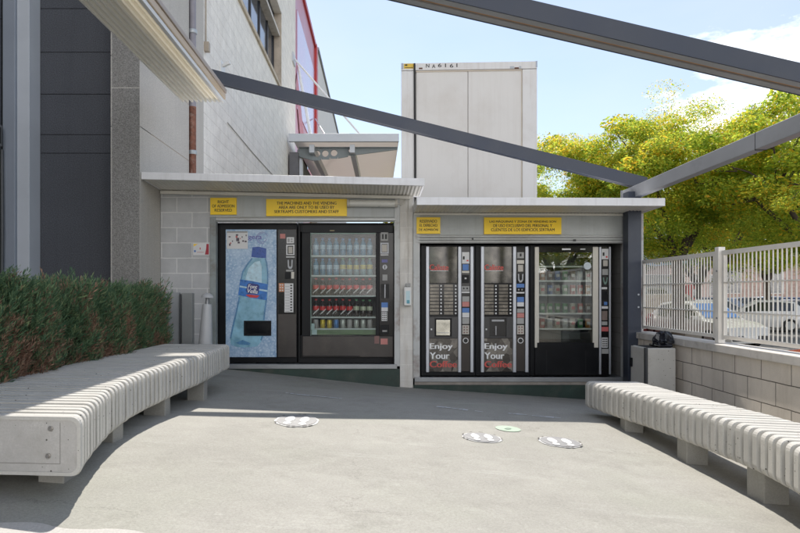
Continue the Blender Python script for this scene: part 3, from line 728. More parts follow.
# --- two coffee machines
def bulge_mirror():
    m, nt, b, out = new_mat('smoked_mirror')
    v = coords(nt); n_ = noise(nt, v, 5, 6, .6)
    nt.links.new(ramp(nt, n_, [(.3,(.030,.030,.031)),(.7,(.115,.108,.096))]), b.inputs['Base Color'])
    b.inputs['Metallic'].default_value = .7; b.inputs['Roughness'].default_value = .16; return m
mirror = bulge_mirror()
plate_mat = mat('menu_plate', (.15,.135,.112), .25, metal=.3, var=.5, scale=11)
def coffee_print():
    m, nt, b, out = new_mat('coffee_print')
    v = coords(nt); vo = N(nt, 'ShaderNodeTexVoronoi', Scale=11.0); nt.links.new(v, vo.inputs['Vector'])
    c = ramp(nt, vo.outputs['Color'], [(.2,(.05,.042,.036)),(.5,(.12,.105,.09)),(.8,(.26,.235,.20))])
    n_ = noise(nt, v, 30, 5); c = mixc(nt, .5, c, ramp(nt, n_, [(.3,.5),(.7,1.3)]), 'MULTIPLY')
    nt.links.new(c, b.inputs['Base Color']); b.inputs['Roughness'].default_value = .22; return m
cprint = coffee_print()
def coffee_machine(o, label, open_niche):
    M = machine('coffee_vending_machine', label, 447+o, gz(375.5))
    a = 425.7+o
    b_ = MB(); x0,x1 = gx(420.8+o), gx(475.4+o)
    b_.box(x0, x1, MAC, MAC+.7, gz(375.5), gz(245)); b_.build('cabinet', black, M, .006)
    for p in (425.7,457.7,469.9): R(M, 'trim_strip', p+o, 246.6, p+3.25+o, 372, 0, .04, silver, .006)
    # convex mirror panel
    b_ = MB(); L, Rr = gx(429+o), gx(457.6+o); n = 14; vs = []
    for i in range(n+1):
        t = i/n; x = lerp(L, Rr, t); d = .012+.022*math.sin(math.pi*t)
        vs += [(x, MAC-d, gz(283)), (x, MAC-d, gz(247))]
    b_.add(vs, [(2*i,2*i+2,2*i+3,2*i+1) for i in range(n)], True); b_.build('curved_panel', mirror, M)
    text('lettering', 'Caliste', (gx(429.4+o),gx(448+o),gz(270.2),gz(264.6)), MAC-.038, ink_coffee, M, .018)
    R(M, 'underline', 430+o, 270.6, 448+o, 271.1, .0345, .0365, label_white)
    b_ = MB(); vs = []
    R(M, 'menu_board', 429+o, 283.4, 457.6+o, 316.4, 0, .012, black_gloss)
    for q0,q1,bp in ((429.8,438.8,440.2),(444,453,454.8)):
        b_ = MB(); c_ = MB()
        for i in range(9):
            z = 284.6+i*3.42
            b_.box(gx(q0+o), gx(q1+o), MAC-.0155, MAC-.0122, gz(z+2.5), gz(z))
            c_.box(gx(bp+o), gx(bp+1.5+o), MAC-.019, MAC-.0122, gz(z+2.1), gz(z+.5))
        b_.build('menu_plates', plate_mat, M); c_.build('buttons', label_white, M)
    RR(M, 'cup_frame', [(429+o,316.6,434.6+o,338),(451.4+o,316.6,457.6+o,338),(434.6+o,316.6,451.4+o,318.4),(434.6+o,336.4,451.4+o,338)], 0, .022, mat('charcoal', (.035,.035,.037), .35), .002)
    if open_niche:
        R(M, 'cup_station', 434.6+o, 318.4, 451.4+o, 336.4, 0, .004, mat('niche_black', (.006,.006,.007), .3))
        RR(M, 'cup_spout', [(437+o,319.6,449.4+o,321.4),(440.6+o,326,441.6+o,335)], .0042, .012, silver_dark)
    else:
        R(M, 'cup_door', 436+o, 319.6, 450+o, 335.4, 0, .016, mat('mirror_steel', (.42,.41,.36), .22, metal=.85, var=.3, scale=9), .003)
        R(M, 'door_handle', 437+o, 332.4, 449+o, 333, .0162, .019, silver_dark)
    R(M, 'indicator', 430.6+o, 328.4, 432+o, 330, .0222, .025, label_white)
    R(M, 'printed_panel', 429+o, 338.4, 457.6+o, 371.4, 0, .012, cprint)
    for s,z0,z1,w,mm in (('Enjoy',343.2,350.6,452.4,ink_white),('Your',352.2,358.8,449.2,ink_white),('Coffee',361,367.2,456.6,ink_coffee)):
        text('lettering', s, (gx(429.8+o),gx(w+o),gz(z1),gz(z0)), MAC-.0122, mm, M, .02)
    R(M, 'payment_panel', 461+o, 247, 469.8+o, 371.6, 0, .018, black_gloss)
    R(M, 'lower_cover', 461.2+o, 335.4, 469.6+o, 371, .0182, .020, mat('dark_bronze', (.045,.038,.034), .4, metal=.4))
    d0, d1 = .0185, .024
    if not open_niche:
        R(M, 'card_reader', 461.8+o, 252.2, 469+o, 263.6, d0, d1, label_white)
        RR(M, 'reader_icon', [(462.6+o,256.4,464.4+o,259.6)], d1, d1+.001, ink); RR(M, 'reader_mark', [(466.4+o,260,468.2+o,261.4)], d1, d1+.001, ink_red)
        R(M, 'display', 462.4+o, 264.4, 468.4+o, 270.4, d0, d1, label_blue, .002)
        R(M, 'strip', 461.8+o, 271, 469+o, 273, d0, d1, cream)
        R(M, 'coin_slot', 461.8+o, 275, 468.8+o, 283, d0, .028, black, .002); RR(M, 'slot_mark', [(464.4+o,277.6,466.2+o,279.2)], .0282, .029, label_white)
        RR(M, 'knob_plate', [(461.6+o,286.2,469.2+o,291)], d0, d1, label_grey); RR(M, 'knob', [(462.8+o,287.6,464.2+o,289.2),(466.2+o,287.6,467.6+o,289.2)], d1, .03, ink)
        R(M, 'strip', 461.4+o, 291.6, 469.4+o, 293, d0, d1, label_white)
        R(M, 'sticker', 462+o, 296.4, 469+o, 301.6, d0, d1, label_grey); R(M, 'sticker', 462+o, 301.8, 469+o, 306.6, d0, d1, label_pink)
        R(M, 'sticker', 462+o, 308, 469+o, 312.4, d0, d1, label_blue); R(M, 'sticker', 462+o, 312.6, 469+o, 317.4, d0, d1, label_white)
        R(M, 'sticker', 462+o, 317.8, 469+o, 323.8, d0, d1, label_grey)
    else:
        R(M, 'card_reader', 462+o, 252.4, 468.8+o, 258.4, d0, d1, label_grey); RR(M, 'reader_icon', [(464.6+o,253.6,466.4+o,256.6)], d1, d1+.001, ink)
        R(M, 'strip', 461.8+o, 260.2, 469+o, 263.8, d0, d1, cream)
        R(M, 'display', 463+o, 265, 468+o, 271.6, d0, d1, label_beige)
        P(M, 'coin_slot', [(462.8+o,274),(464+o,274),(464.2+o,279.4),(465.4+o,281),(466.8+o,279.4),(467+o,274),(468.2+o,274),(468+o,280),(466.4+o,282.4),(464.4+o,282.4),(463+o,280)], d0, .028, silver_dark)
        R(M, 'sticker', 461.6+o, 283.8, 469.2+o, 287.6, d0, d1, label_blue)
        RR(M, 'knob', [(462.8+o,289,464.2+o,290.4),(466.2+o,289,467.6+o,290.4)], d0, .03, label_grey)
        R(M, 'strip', 461.4+o, 292, 469.4+o, 293.4, d0, d1, label_white)
        R(M, 'sticker', 462+o, 297, 468.8+o, 302, d0, d1, label_blue); R(M, 'sticker', 462+o, 302.2, 468.8+o, 306.4, d0, d1, label_white)
        R(M, 'sticker', 462+o, 308.6, 469+o, 312.6, d0, d1, label_grey); R(M, 'sticker', 462+o, 313, 469+o, 317.6, d0, d1, label_pink)
        R(M, 'sticker', 462+o, 318, 468.8+o, 323.8, d0, d1, label_grey)
    R(M, 'keypad', 462+o, 325, 468.8+o, 334.2, d0, .024, label_beige)
    b_ = MB()
    for i in range(2):
        for j in range(3): b_.tube([(gx(464+i*2.8+o),MAC-.024,gz(327+j*2.7)),(gx(464+i*2.8+o),MAC-.026,gz(327+j*2.7))], .011, 8)
    b_.build('keys', mat('dull_red_label', (.20,.10,.09), .5), M)
    b_ = MB(); cx_, cz_ = gx(465.4+o), gz(340.4); b_.tube([(cx_,MAC-.02,cz_),(cx_,MAC-.030,cz_)], .038, 18); b_.build('cup_ring', label_white, M)
    b_ = MB(); b_.tube([(cx_,MAC-.0302,cz_),(cx_,MAC-.032,cz_)], .028, 18); b_.build('cup_hole', ink, M)
    R(M, 'kick_plate', 421.4+o, 372.4, 475+o, 375.4, 0, .01, black)
    return M
coffee_machine(0, 'black coffee machine with a closed steel cup door, left of the two', False)
coffee_machine(54.7, 'black coffee machine with an open dark cup niche, right of the two', True)

# --- snack machine
M5 = machine('snack_vending_machine', 'black snack machine with a wide glass front and cream side trims', 570, gz(375.5))
b_ = MB(); X0,X1,Z0,Z1 = gx(530.3), gx(610.6), gz(375.5), gz(245)
b_.box(X0, gx(536), MAC, MAC+.7, Z0, Z1); b_.box(gx(594), X1, MAC, MAC+.7, Z0, Z1); b_.box(gx(536), gx(594), MAC+.58, MAC+.7, Z0, Z1)
b_.box(gx(536), gx(594), MAC, MAC+.58, Z0, gz(342)); b_.box(gx(536), gx(594), MAC, MAC+.58, gz(252), Z1); b_.build('cabinet', black, M5, .005)
R(M5, 'trim_strip', 534.2, 247, 538.4, 347.4, 0, .035, cream, .006)
R(M5, 'trim_strip', 592, 247, 597.6, 347.4, 0, .035, cream, .006)
R(M5, 'trim_strip', 598.4, 247, 600.4, 374, 0, .038, silver, .004)
R(M5, 'trim_strip', 608.2, 247, 610, 374, 0, .038, silver, .004)
R(M5, 'top_bar', 538.5, 246.6, 592, 252.4, 0, .028, black_gloss, .003)
RR(M5, 'badge', [(561.4,248.6,570,250.2),(579.6,248.8,584.6,249.8)], .0282, .029, label_white)
R(M5, 'glass', 538.5, 252.4, 592, 342, .012, .016, pane2)
R(M5, 'interior', 536, 252, 594, 342, -.578, -.572, mat('snack_interior', (.20,.21,.21), .5))
R(M5, 'drawer', 534.4, 347.6, 597.8, 374.6, 0, .03, black, .006)
P(M5, 'delivery_handle', [(536.4,342.4),(593,342.4),(593,348),(582,348),(577,349.4),(568,350.2),(559,349.4),(554,348),(536.4,348)], .0302, .044, black)
RR(M5, 'drawer_seam', [(545.6,349.6,546.2,373.6),(584.6,350,585.2,373.6)], .0302, .0308, black_flat)
b_ = MB(); SH = [265.8,280.2,294.4,313,328.4]
for pz in SH: b_.box(gx(537.6), gx(593), MAC+.07, MAC+.56, gz(pz)-.008, gz(pz))
b_.build('shelf', mat('white_shelf', (.52,.52,.50), .5), M5)
b_ = MB()
for pz in SH: b_.box(gx(537.6), gx(593), MAC+.055, MAC+.07, gz(pz)-.020, gz(pz)+.002)
b_.build('shelf_edge', mat('white_shelf_edge', (.66,.65,.61), .45), M5)
b_ = MB()
for pz in SH[1:]:
    for i in range(7):
        x = gx(542.2+i*7.6); pts = [(x+.026*math.cos(k*.7), MAC+.085+k*.010, gz(pz)+.034+.026*math.sin(k*.7)) for k in range(22)]
        b_.tube(pts, .0018, 4, False)
b_.build('spiral', silver_dark, M5)
b_ = MB(); b_.tube([(gx(587),MAC-.0162,gz(266)),(gx(587),MAC-.0176,gz(266))], .050, 20); b_.build('round_sticker', mat('pale_blue_sticker', (.50,.56,.60), .4), M5)
R(M5, 'control_panel', 600.5, 247, 608.1, 374, 0, .026, black_gloss)
d0,d1 = .0265,.032
for nm,q,mm in (('card_reader',(600.8,249,607.6,259.4),label_white),('display',(602.4,260.4,606.8,266.2),label_beige),('button_plate',(601.4,269.2,607.2,275),label_grey),('strip',(600.9,287.2,606.2,289.2),label_white),('coin_slot',(600.9,291,606.4,300.4),black),('sticker',(603.2,301.8,606.4,305),label_blue),('strip',(600.9,306.2,607,308.6),label_white),('sticker',(601,311,606.4,320),mat('bronze_label',(.20,.15,.13),.5)),('sticker',(601,321.4,606.4,325),label_grey),('sticker',(600.7,326.8,607.4,331.2),label_red),('keypad',(600.9,337.4,606.9,347.4),label_white)):
    R(M5, nm, *q, d0, d1, mm)
RR(M5, 'reader_icon', [(601.8,252.6,603.6,256)], d1, d1+.001, ink); RR(M5, 'reader_mark', [(605,256.2,606.6,257.8)], d1, d1+.001, ink_red)
RR(M5, 'keys', [(601.6+i*1.8,338.4+j*2.2,602.8+i*1.8,339.8+j*2.2) for i in range(3) for j in range(4)], d1, d1+.002, ink)
R(M5, 'coin_tray', 600.9, 348.6, 607.6, 353.4, d0, .036, label_grey, .002)
P(M5, 'coin_slot', [(602,277.4),(603,277.4),(603.4,281),(604.4,282.6),(605.4,281),(605.8,277.4),(606.8,277.4),(606.2,282),(605.2,284.4),(603.6,284.4),(602.6,282)], d0, .034, mat('green_slot', (.16,.26,.22), .4))
R(M5, 'kick_plate', 531, 374.8, 610, 375.4, 0, .008, black)
# snack packets and boxes inside: one shape copied, each its own thing
cols = [('red',(.34,.05,.04)),('brown',(.14,.08,.05)),('cream',(.46,.42,.34)),('green',(.08,.22,.09)),('blue',(.08,.14,.30)),('silver',(.40,.40,.40)),('orange',(.42,.18,.05))]
pk = {}
def packet(ci, x, y, z, label):
    nm, c = cols[ci]
    if ci not in pk:
        t = thing('snack_packet', label, 'snack packet', (0,0,0), 'packets in the snack machine')
        w,h = .036,.125; b_ = MB(); vs = []
        for j,zz,d in ((0,0,.004),(1,.012,.010),(2,.045,.024),(3,.085,.022),(4,.113,.009),(5,h,.003)):
            for k in range(8):
                a = 2*math.pi*k/8; vs.append((w*math.copysign(abs(math.cos(a))**.5, math.cos(a)), d*math.sin(a), zz))
        b_.add(vs, [(j*8+k,j*8+(k+1)%8,(j+1)*8+(k+1)%8,(j+1)*8+k) for j in range(5) for k in range(8)], True)
        b_.add(vs[:8], [tuple(range(8))[::-1]]); b_.add(vs[-8:], [tuple(range(8))])
        b_.build('wrapper', mat('wrapper_'+nm, c, .35, var=.5, scale=26, world=False), t)
        MB().box(-.022,.022,-.0265,-.024,.045,.085).build('wrapper_print', label_beige if ci != 2 else label_red, t)
        pk[ci] = t; o = t
    else: o = copy_thing(pk[ci], (0,0,0), 0, label)
    o.location = (x,y,z); o['label'] = label; return o
SHN = ['second','third','fourth','bottom']
for r_, pz in enumerate(SH[1:]):
    for i in range(7):
        ci = rnd.randrange(7); yy = MAC+.11
        packet(ci, (542.2+i*7.6-VX)/FOC*yy, yy, gz(pz)+.001, f'{cols[ci][0]} snack packet, {ORD[i]} from the left on the {SHN[r_]} shelf of the snack machine')
# ------------------------------------------------------------------ left building
WX = -2.84
B1 = thing('industrial_building', 'tall pale building at the left with dark cladding and a rusty drain pipe', 'building', (WX-2, 12, 0))
def bb(name, m, *boxes, bevel=0.0, parent=B1):
    if name in ('corner_casting','lashing_slot','grey_patch','vent_grille') or (name == 'corner_post' and len(boxes) > 1):
        if len(boxes) > 1: return [bb(name, m, q, bevel=bevel, parent=parent) for q in boxes][-1]
    b_ = MB()
    for q in boxes: b_.box(*q)
    return b_.build(name, m, parent, bevel)
PF = 7.575                                     # front of the corner pillar
Y1 = FOC*2.84/(376-189); Y2 = FOC*2.84/(376-200.5)
pil_x0 = fx(112, PF)
bb('corner_pillar', stucco_grey, (pil_x0, WX-.004, PF, PF+.4, -.3, 3.66))
bb('corner_pillar', stucco_grey, (pil_x0, WX-.004, PF, PF+.4, 3.675, 9.0))
b_ = MB(); b_.box(WX-.35, WX, PF+.002, Y1, -.3, 3.2); b_.box(WX-.35, WX, PF+.002, Y1, 3.21, 4.05); b_.box(WX-.35, WX, PF+.002, Y1, 4.06, 12.5); b_.build('rendered_wall', stucco_light, B1)
bb('joint_filler', mat('tan_joint', (.42,.33,.24), .9), (WX-.3, WX-.004, PF+.05, Y1, 3.19, 4.07))
bb('pilaster', stucco_light, (WX-.3, WX+.05, Y1+.16, Y2, -.3, 12.6))
bb('pipe_recess', stucco_light, (WX-.3, WX-.03, Y1, Y1+.16, -.3, 12.5))
# painted block wall with a window opening
YE = 22.2; wy0, wy1, wz0, wz1 = 11.8, 18.95, 7.32, 9.6
T = .30
bb('block_wall', white_brick, (WX-T, WX, Y2, wy0, -.6, 13.0), (WX-T, WX, wy1, YE, -.6, 13.0), (WX-T, WX, wy0, wy1, -.6, wz0), (WX-T, WX, wy0, wy1, wz1, 13.0))
w = bb('window', mat('dark_window_frame', (.03,.03,.035), .4), (WX-T+.02, WX-T+.08, wy1-.10, wy1, wz0, wz1), (WX-T+.02, WX-T+.08, wy0, wy0+.1, wz0, wz1), (WX-T+.018, WX-T+.082, wy0, wy1, wz0+.003, wz0+.1), (WX-T+.018, WX-T+.082, wy0, wy1, wz1-.1, wz1-.003), *[(WX-T+.022, WX-T+.078, wy0+1.2*i, wy0+1.2*i+.08, wz0+.1, wz1-.1) for i in range(1,6)])
MB().box(WX-T+.035, WX-T+.045, wy0, wy1, wz0, wz1).build('window_pane', mat('sky_window_glass', (.05,.06,.08), .05, spec=1.0), w)
bb('window_sill', mat('stained_stone_sill', (.55,.48,.38), .85, var=.2, scale=5, dirt=(.30,.22,.14), dirt_amt=.7), (WX-T, WX+.05, wy0-.1, wy1+.05, wz0-.10, wz0))
bb('parapet', coping_mat, (WX-T-.05, WX+.05, PF+.45, YE, 13.0, 13.12))
bb('window_reveal', mat('brown_stone_reveal', (.50,.43,.35), .9, var=.2, scale=6), (WX-T+.005, WX-.003, wy1-.02, wy1-.002, wz0+.002, wz1-.002))
# dark cladding back from the pillar, and the return wall
by0 = 7.80; clx0 = -4.45
zs = [-.4, 1.35, 2.93, 3.14+.02, 3.66, 4.18, 4.72, 5.3, 6.4, 9.0]
b_ = MB()
for a,c in zip(zs, zs[1:]): b_.box(clx0, pil_x0+.05, by0, by0+.12, a+.004, c-.004)
b_.build('cladding_panel', panel_dark, B1)
bb('cladding_back', joint_dark, (clx0, pil_x0+.04, by0+.01, by0+.2, -.4, 9.0))
b_ = MB()
for a,c in zip([-.4,1.5,2.35,3.05,3.75,4.45,5.3,9.0],[1.5,2.35,3.05,3.75,4.45,5.3,9.0]): b_.box(clx0-.2, clx0, -2.0, 7.48, a+.005, c-.005)
b_.build('return_cladding', panel_dark, B1)
bb('cladding_back', joint_dark, (clx0-.22, clx0-.012, -2.0, by0, -.4, 9.0))
bluegrey = mat('blue_grey_steel', (.26,.29,.34), .45, var=.06, scale=2); bluegrey2 = mat('pale_blue_grey_steel', (.50,.53,.57), .45, var=.06, scale=2)
bb('steel_column', bluegrey, (clx0+.004, clx0+.15, 7.50, 7.79, -.3, 9.0), bevel=.004)
bb('steel_column', bluegrey2, (clx0+.152, clx0+.30, 7.54, 7.79, -.3, 9.0), bevel=.004)
o = bb('wall_vent', mat('vent_grey', (.13,.135,.14), .5), (clx0+.002, clx0+.05, 7.05, 7.42, 2.92, 3.17), bevel=.006)
bb('vent_grille', joint_dark, (clx0+.051, clx0+.054, 7.08, 7.22, 2.95, 3.14), (clx0+.051, clx0+.054, 7.25, 7.39, 2.95, 3.14), parent=o)
MB().tube([(clx0+.02,7.46,-.2),(clx0+.02,7.46,1.4),(clx0+.03,7.45,1.9),(clx0+.02,7.46,2.75),(clx0+.02,7.46,2.9)], .018, 8).build('conduit', mat('dark_conduit', (.07,.075,.08), .5), B1)
bb('roof', coping_mat, (clx0-.3, WX-.05, by0+.3, YE, 8.9, 9.0))
yp = Y1+.085
MB().tube([(WX+.03,yp,2.3),(WX+.03,yp,4.05)], .055, 12).build('drain_pipe', pipe_rust, B1)
b_ = MB(); b_.tube([(WX+.03,yp,4.05),(WX+.03,yp,9.0)], .052, 12); b_.build('upper_drain_pipe', mat('lilac_grey_pipe', (.26,.25,.28), .6, var=.15), B1)
for z in (2.75,3.35,5.2): MB().lathe([(.066,-.03),(.07,-.02),(.07,.02),(.066,.03)], (WX+.03,yp,z), 12).build('pipe_collar', galv, B1)
# thin electrical conduit with a small box near the roof edge of the awning
yb = Y2+.25
b_ = MB(); b_.tube([(WX+.02,yb,5.35),(WX+.02,yb,9)], .012, 6); b_.box(WX, WX+.08, yb-.05, yb+.05, 5.2, 5.35); b_.build('junction_box', mat('tan_box', (.40,.34,.27), .6), B1)
# bracket fixing
q = at(222, 66, FOC*2.84/(376-222)); b_ = MB(); b_.box(WX, WX+.02, q.y-.16, q.y+.16, q.z-.30, q.z+.06); b_.bar((WX+.02,q.y,q.z),(WX+.16,q.y-.06,q.z+.04),.05,.05); b_.build('wall_bracket', white_plastic, B1)
MB().tube([(WX+.012,12.0,4.45),(WX+.012,14.5,4.42),(WX+.012,18.0,4.44)], .008, 5).build('wire', mat('grey_wire', (.45,.43,.40), .6), B1)

B2 = thing('red_front_building', 'building with a pink and red glazed side beyond the white wall', 'building', (WX-2, 26, 0))
pink = mat('pink_panel', (.50,.155,.19), .35, var=.08, scale=.6); lil = mat('lilac_glass', (.50,.33,.46), .12, var=.15, scale=.5); redp = mat('red_frame', (.46,.035,.035), .4)
bb('wall', pink, (WX-.9, WX-.05, YE+.01, 30.2, -.6, 12.9), parent=B2)
bb('glazed_banner', lil, (WX-.05, WX-.02, 22.9, 29.3, 7.9, 11.5), parent=B2)
b_ = MB(); b_.box(WX-.06, WX+.06, 29.6, 30.2, 5.2, 12.9); b_.box(WX-.06, WX+.03, YE+.02, 30.2, 12.75, 12.95); b_.build('red_frame', redp, B2)
b_ = MB(); b_.add([(WX-.018,22.4,8.6),(WX-.018,22.9,9.2),(WX-.018,26.6,6.1),(WX-.018,24.6,6.1)],[(0,1,2,3)]); b_.box(WX-.05,WX-.01,26.6,29.6,5.6,6.9); b_.build('red_band', redp, B2)
o = bb('window', mat('dark_window_frame', (.03,.03,.035), .4), (WX-.05, WX-.025, 23.6, 27.6, 5.2, 7.2), parent=B2)
MB().box(WX-.026, WX-.018, 23.8, 27.4, 5.3, 7.1).build('window_pane', mat('sky_window_glass', (.05,.06,.08), .05), o)
bb('stone_jamb', mat('brown_stone_reveal', (.50,.43,.35), .9), (WX-.05, WX+.01, 27.7, 30.2, 3.4, 5.55), parent=B2)
B3 = thing('white_side_building', 'plain white building wall farthest along the passage', 'building', (WX-2, 45, 0))
bb('wall', white_wall_paint, (WX-6, WX+.02, 30.25, 60, -.6, 12.85), parent=B3)
bb('parapet', mat('grey_flashing', (.25,.26,.28), .6), (WX-6.05, WX+.1, 30.25, 60, 12.86, 13.0), parent=B3)

# ------------------------------------------------------------------ passage roof in steel
C = thing('passage_canopy', 'grey steel canopy with round holes in its beam between wall and container', 'canopy', (-1, 20, 5))
yq = 20.0; sc_ = FOC/yq
def qx(px): return (px-VX)/sc_
def qz(py): return EYE+(VY-py)/sc_
b_ = MB(); b_.box(qx(288.5), qx(399), yq, yq+.12, qz(141.5), qz(133.5)); b_.build('front_beam', bluegrey2, C, .01)
b_ = MB(); b_.box(qx(293), qx(399), yq+.1, yq+9, qz(140), qz(137)); b_.build('roof_sheet', translucent_mat('dull_white_sheet', (.80,.765,.73), .45), C)
# tapered beam with round holes
def holed_beam():
    x0,x1 = qx(297),qx(398); top = qz(144.5); b_ = MB(); y = yq+.5; tk = .06
    holes = [(qx(315.5),qz(150.2),.105),(qx(324),qz(150),.105),(qx(333),qz(149.4),.105),(qx(350.5),qz(147),.08)]
    edges = [x0]
    for hx,hz,r in holes: edges += [hx-r*1.26, hx+r*1.26]
    edges.append(x1)
    def bot(x):
        return pl([(qx(297),qz(153)),(qx(312),qz(157.5)),(qx(342),qz(154.5)),(qx(375),qz(146.5)),(qx(398),qz(146.0))], x)
    for i in range(len(edges)-1):
        a,c = edges[i],edges[i+1]
        if i%2 == 0:
            b_.hexa([(a,y,bot(a)),(c,y,bot(c)),(c,y+tk,bot(c)),(a,y+tk,bot(a)),(a,y,top),(c,y,top),(c,y+tk,top),(a,y+tk,top)])
        else:
            hx,hz,r = holes[i//2]; n = 24; ring = []; outer = []
            for k in range(n):
                an = 2*math.pi*k/n; ring.append((hx+r*math.cos(an), hz+r*math.sin(an)))
                cx_, sx_ = math.cos(an), math.sin(an); h = r*1.26; tpx = h/max(abs(cx_),1e-6)
                zt = (top-hz) if sx_ > 0 else (hz-bot(hx)); tpz = zt/max(abs(sx_),1e-6); tt = min(tpx, tpz); outer.append((hx+cx_*tt, hz+sx_*tt))
            vs = [(p[0],y,p[1]) for p in ring]+[(p[0],y,p[1]) for p in outer]+[(p[0],y+tk,p[1]) for p in ring]
            b_.add(vs, [(k,(k+1)%n,n+(k+1)%n,n+k) for k in range(n)]+[(k,(k+1)%n,2*n+(k+1)%n,2*n+k) for k in range(n)])
    b_.box(x0,x1,y-.05,y+tk+.05,top,top+.03); return b_
holed_beam().build('tapered_beam', mat('teal_grey_steel', (.17,.20,.21), .5, var=.1), C)
b_ = MB()
for p0 in (311, 352): b_.bar((qx(p0),yq+.2,qz(147)),(qx(p0)+.10,yq+8.5,qz(147)-.02),.16,.26)
b_.build('rafter', bluegrey2, C)
b_ = MB(); b_.tube([(qx(297.5),yq+.7,-.4),(qx(297.5),yq+.7,qz(145))], .10, 10); b_.build('post', bluegrey2, C)
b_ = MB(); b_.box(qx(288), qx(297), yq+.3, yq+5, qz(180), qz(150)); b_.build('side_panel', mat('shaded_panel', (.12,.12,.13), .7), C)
b_ = MB()
b_.tube([(WX+.05,21.6,EYE+(VY-59)/FOC*21.6),(qx(362),yq+.1,qz(136))], .035, 6); b_.tube([(WX+.05,22.6,EYE+(VY-66)/FOC*22.6),(qx(311),yq+.05,qz(137))], .05, 6)
b_.tube([(WX+.05,29,EYE+(VY-119)/FOC*29),(qx(331),yq+2.5,qz(135))], .03, 6); b_.build('tie_rod', roof_white, C)
b_ = MB(); b_.box(WX, WX+.05, 21.3, 21.9, EYE+(VY-64)/FOC*21.6, EYE+(VY-55)/FOC*21.6); b_.build('rod_bracket', bluegrey2, C)

# ------------------------------------------------------------------ container on a lower block
B4 = thing('store_room', 'low plain block hidden behind the kiosk carrying the container', 'store room', (1.7, 12.6, 0))
bb('wall', white_wall_paint, (.40, 3.0, 11.25, 17.5, -.6, 2.42), parent=B4)
B4['label'] = 'plain white store room under the shipping container'
CT = thing('shipping_container', 'cream shipping container with black digits rising behind the kiosk roof', 'container', (1.7, 11.4, 2.43))
yc = 11.4
def hx(px): return fx(px, yc)
def hz(py): return fz(py, yc)
cbeige = mat('container_cream', (.62,.60,.565), .5, var=.04, scale=1.2, dirt=(.42,.36,.30), dirt_amt=.3, streak=.14, streak_col=(.40,.35,.30)); cwhite = mat('container_frame', (.64,.63,.61), .5, var=.04, scale=1.5, dirt=(.40,.34,.28), dirt_amt=.35, streak=.3, streak_col=(.34,.26,.19))
bb('body', cbeige, (hx(403), hx(534.5), yc+.05, yc+6.0, 2.45, hz(64)), parent=CT)
bb('corner_post', cwhite, (hx(401.3), hx(414), yc, yc+.2, 2.43, hz(70)), (hx(522), hx(536.4), yc, yc+.2, 2.43, hz(70)), bevel=.006, parent=CT)
bb('top_rail', cwhite, (hx(401.3), hx(536.4), yc-.004, yc+.2, hz(69.6), hz(62.4)), bevel=.004, parent=CT)
bb('side_rail', cwhite, (hx(401.3), hx(403), yc+.2, yc+6.0, hz(69.6), hz(62.4)), parent=CT)
bb('front_panel', cbeige, (hx(416.5), hx(467.7), yc+.018, yc+.05, 2.45, hz(70.4)), (hx(468.4), hx(521.4), yc+.018, yc+.05, 2.45, hz(70.4)), bevel=.003, parent=CT)
bb('panel_trim', mat('tan_trim', (.52,.45,.36), .5), (hx(416), hx(521.6), yc+.004, yc+.02, hz(71.2), hz(70)), (hx(521), hx(521.8), yc+.004, yc+.02, 2.45, hz(71)), parent=CT)
b_ = MB(); b_.tube([(hx(414.6),yc-.02,hz(63)),(hx(414.9),yc-.02,hz(110)),(hx(415.2),yc-.02,hz(150)),(hx(415.4),yc-.02,2.45)], .017, 8); b_.build('cable', ink, CT)
bb('corner_casting', mat('steel_blue_casting', (.36,.40,.46), .5), (hx(401.2), hx(403.4), yc-.008, yc+.1, hz(68.2), hz(62.2)), (hx(535), hx(536.6), yc-.008, yc+.1, hz(68.2), hz(62.2)), parent=CT)
o = bb('yellow_plate', mat('worn_yellow_plate', (.62,.42,.05), .5, var=.2, scale=9), (hx(404), hx(414), yc-.008, yc-.004, hz(67.8), hz(62.8)), parent=CT)
bb('plate_mark', ink, (hx(405), hx(407.4), yc-.010, yc-.008, hz(65), hz(63.6)), (hx(404.6), hx(413), yc-.010, yc-.008, hz(67.2), hz(66.7)), parent=o)
bb('lashing_slot', mat('rust_dark', (.12,.06,.04), .8), (hx(419), hx(422.6), yc-.006, yc, hz(68.6), hz(67)), (hx(514), hx(518.4), yc-.006, yc, hz(69.6), hz(68.2)), parent=CT)
bb('grey_patch', mat('grey_patch', (.40,.42,.44), .6), (hx(509.6), hx(513.8), yc-.006, yc-.004, hz(69.4), hz(67)), (hx(518.6), hx(520.8), yc-.006, yc-.004, hz(69.4), hz(67)), parent=CT)
for ch,px,dz in (('N',426.2,0),('A',432.2,.6),('6',438.2,-.2),('1',445.2,0),('6',450,.4),('1',456.6,0)):
    w_ = 3.2 if ch != '1' else .75
    text('lettering', ch, (hx(px),hx(px+w_),hz(67+dz),hz(63.4+dz)), yc-.0045, ink, CT, .012)

CT.rotation_euler = (0,0,math.radians(-2.6))
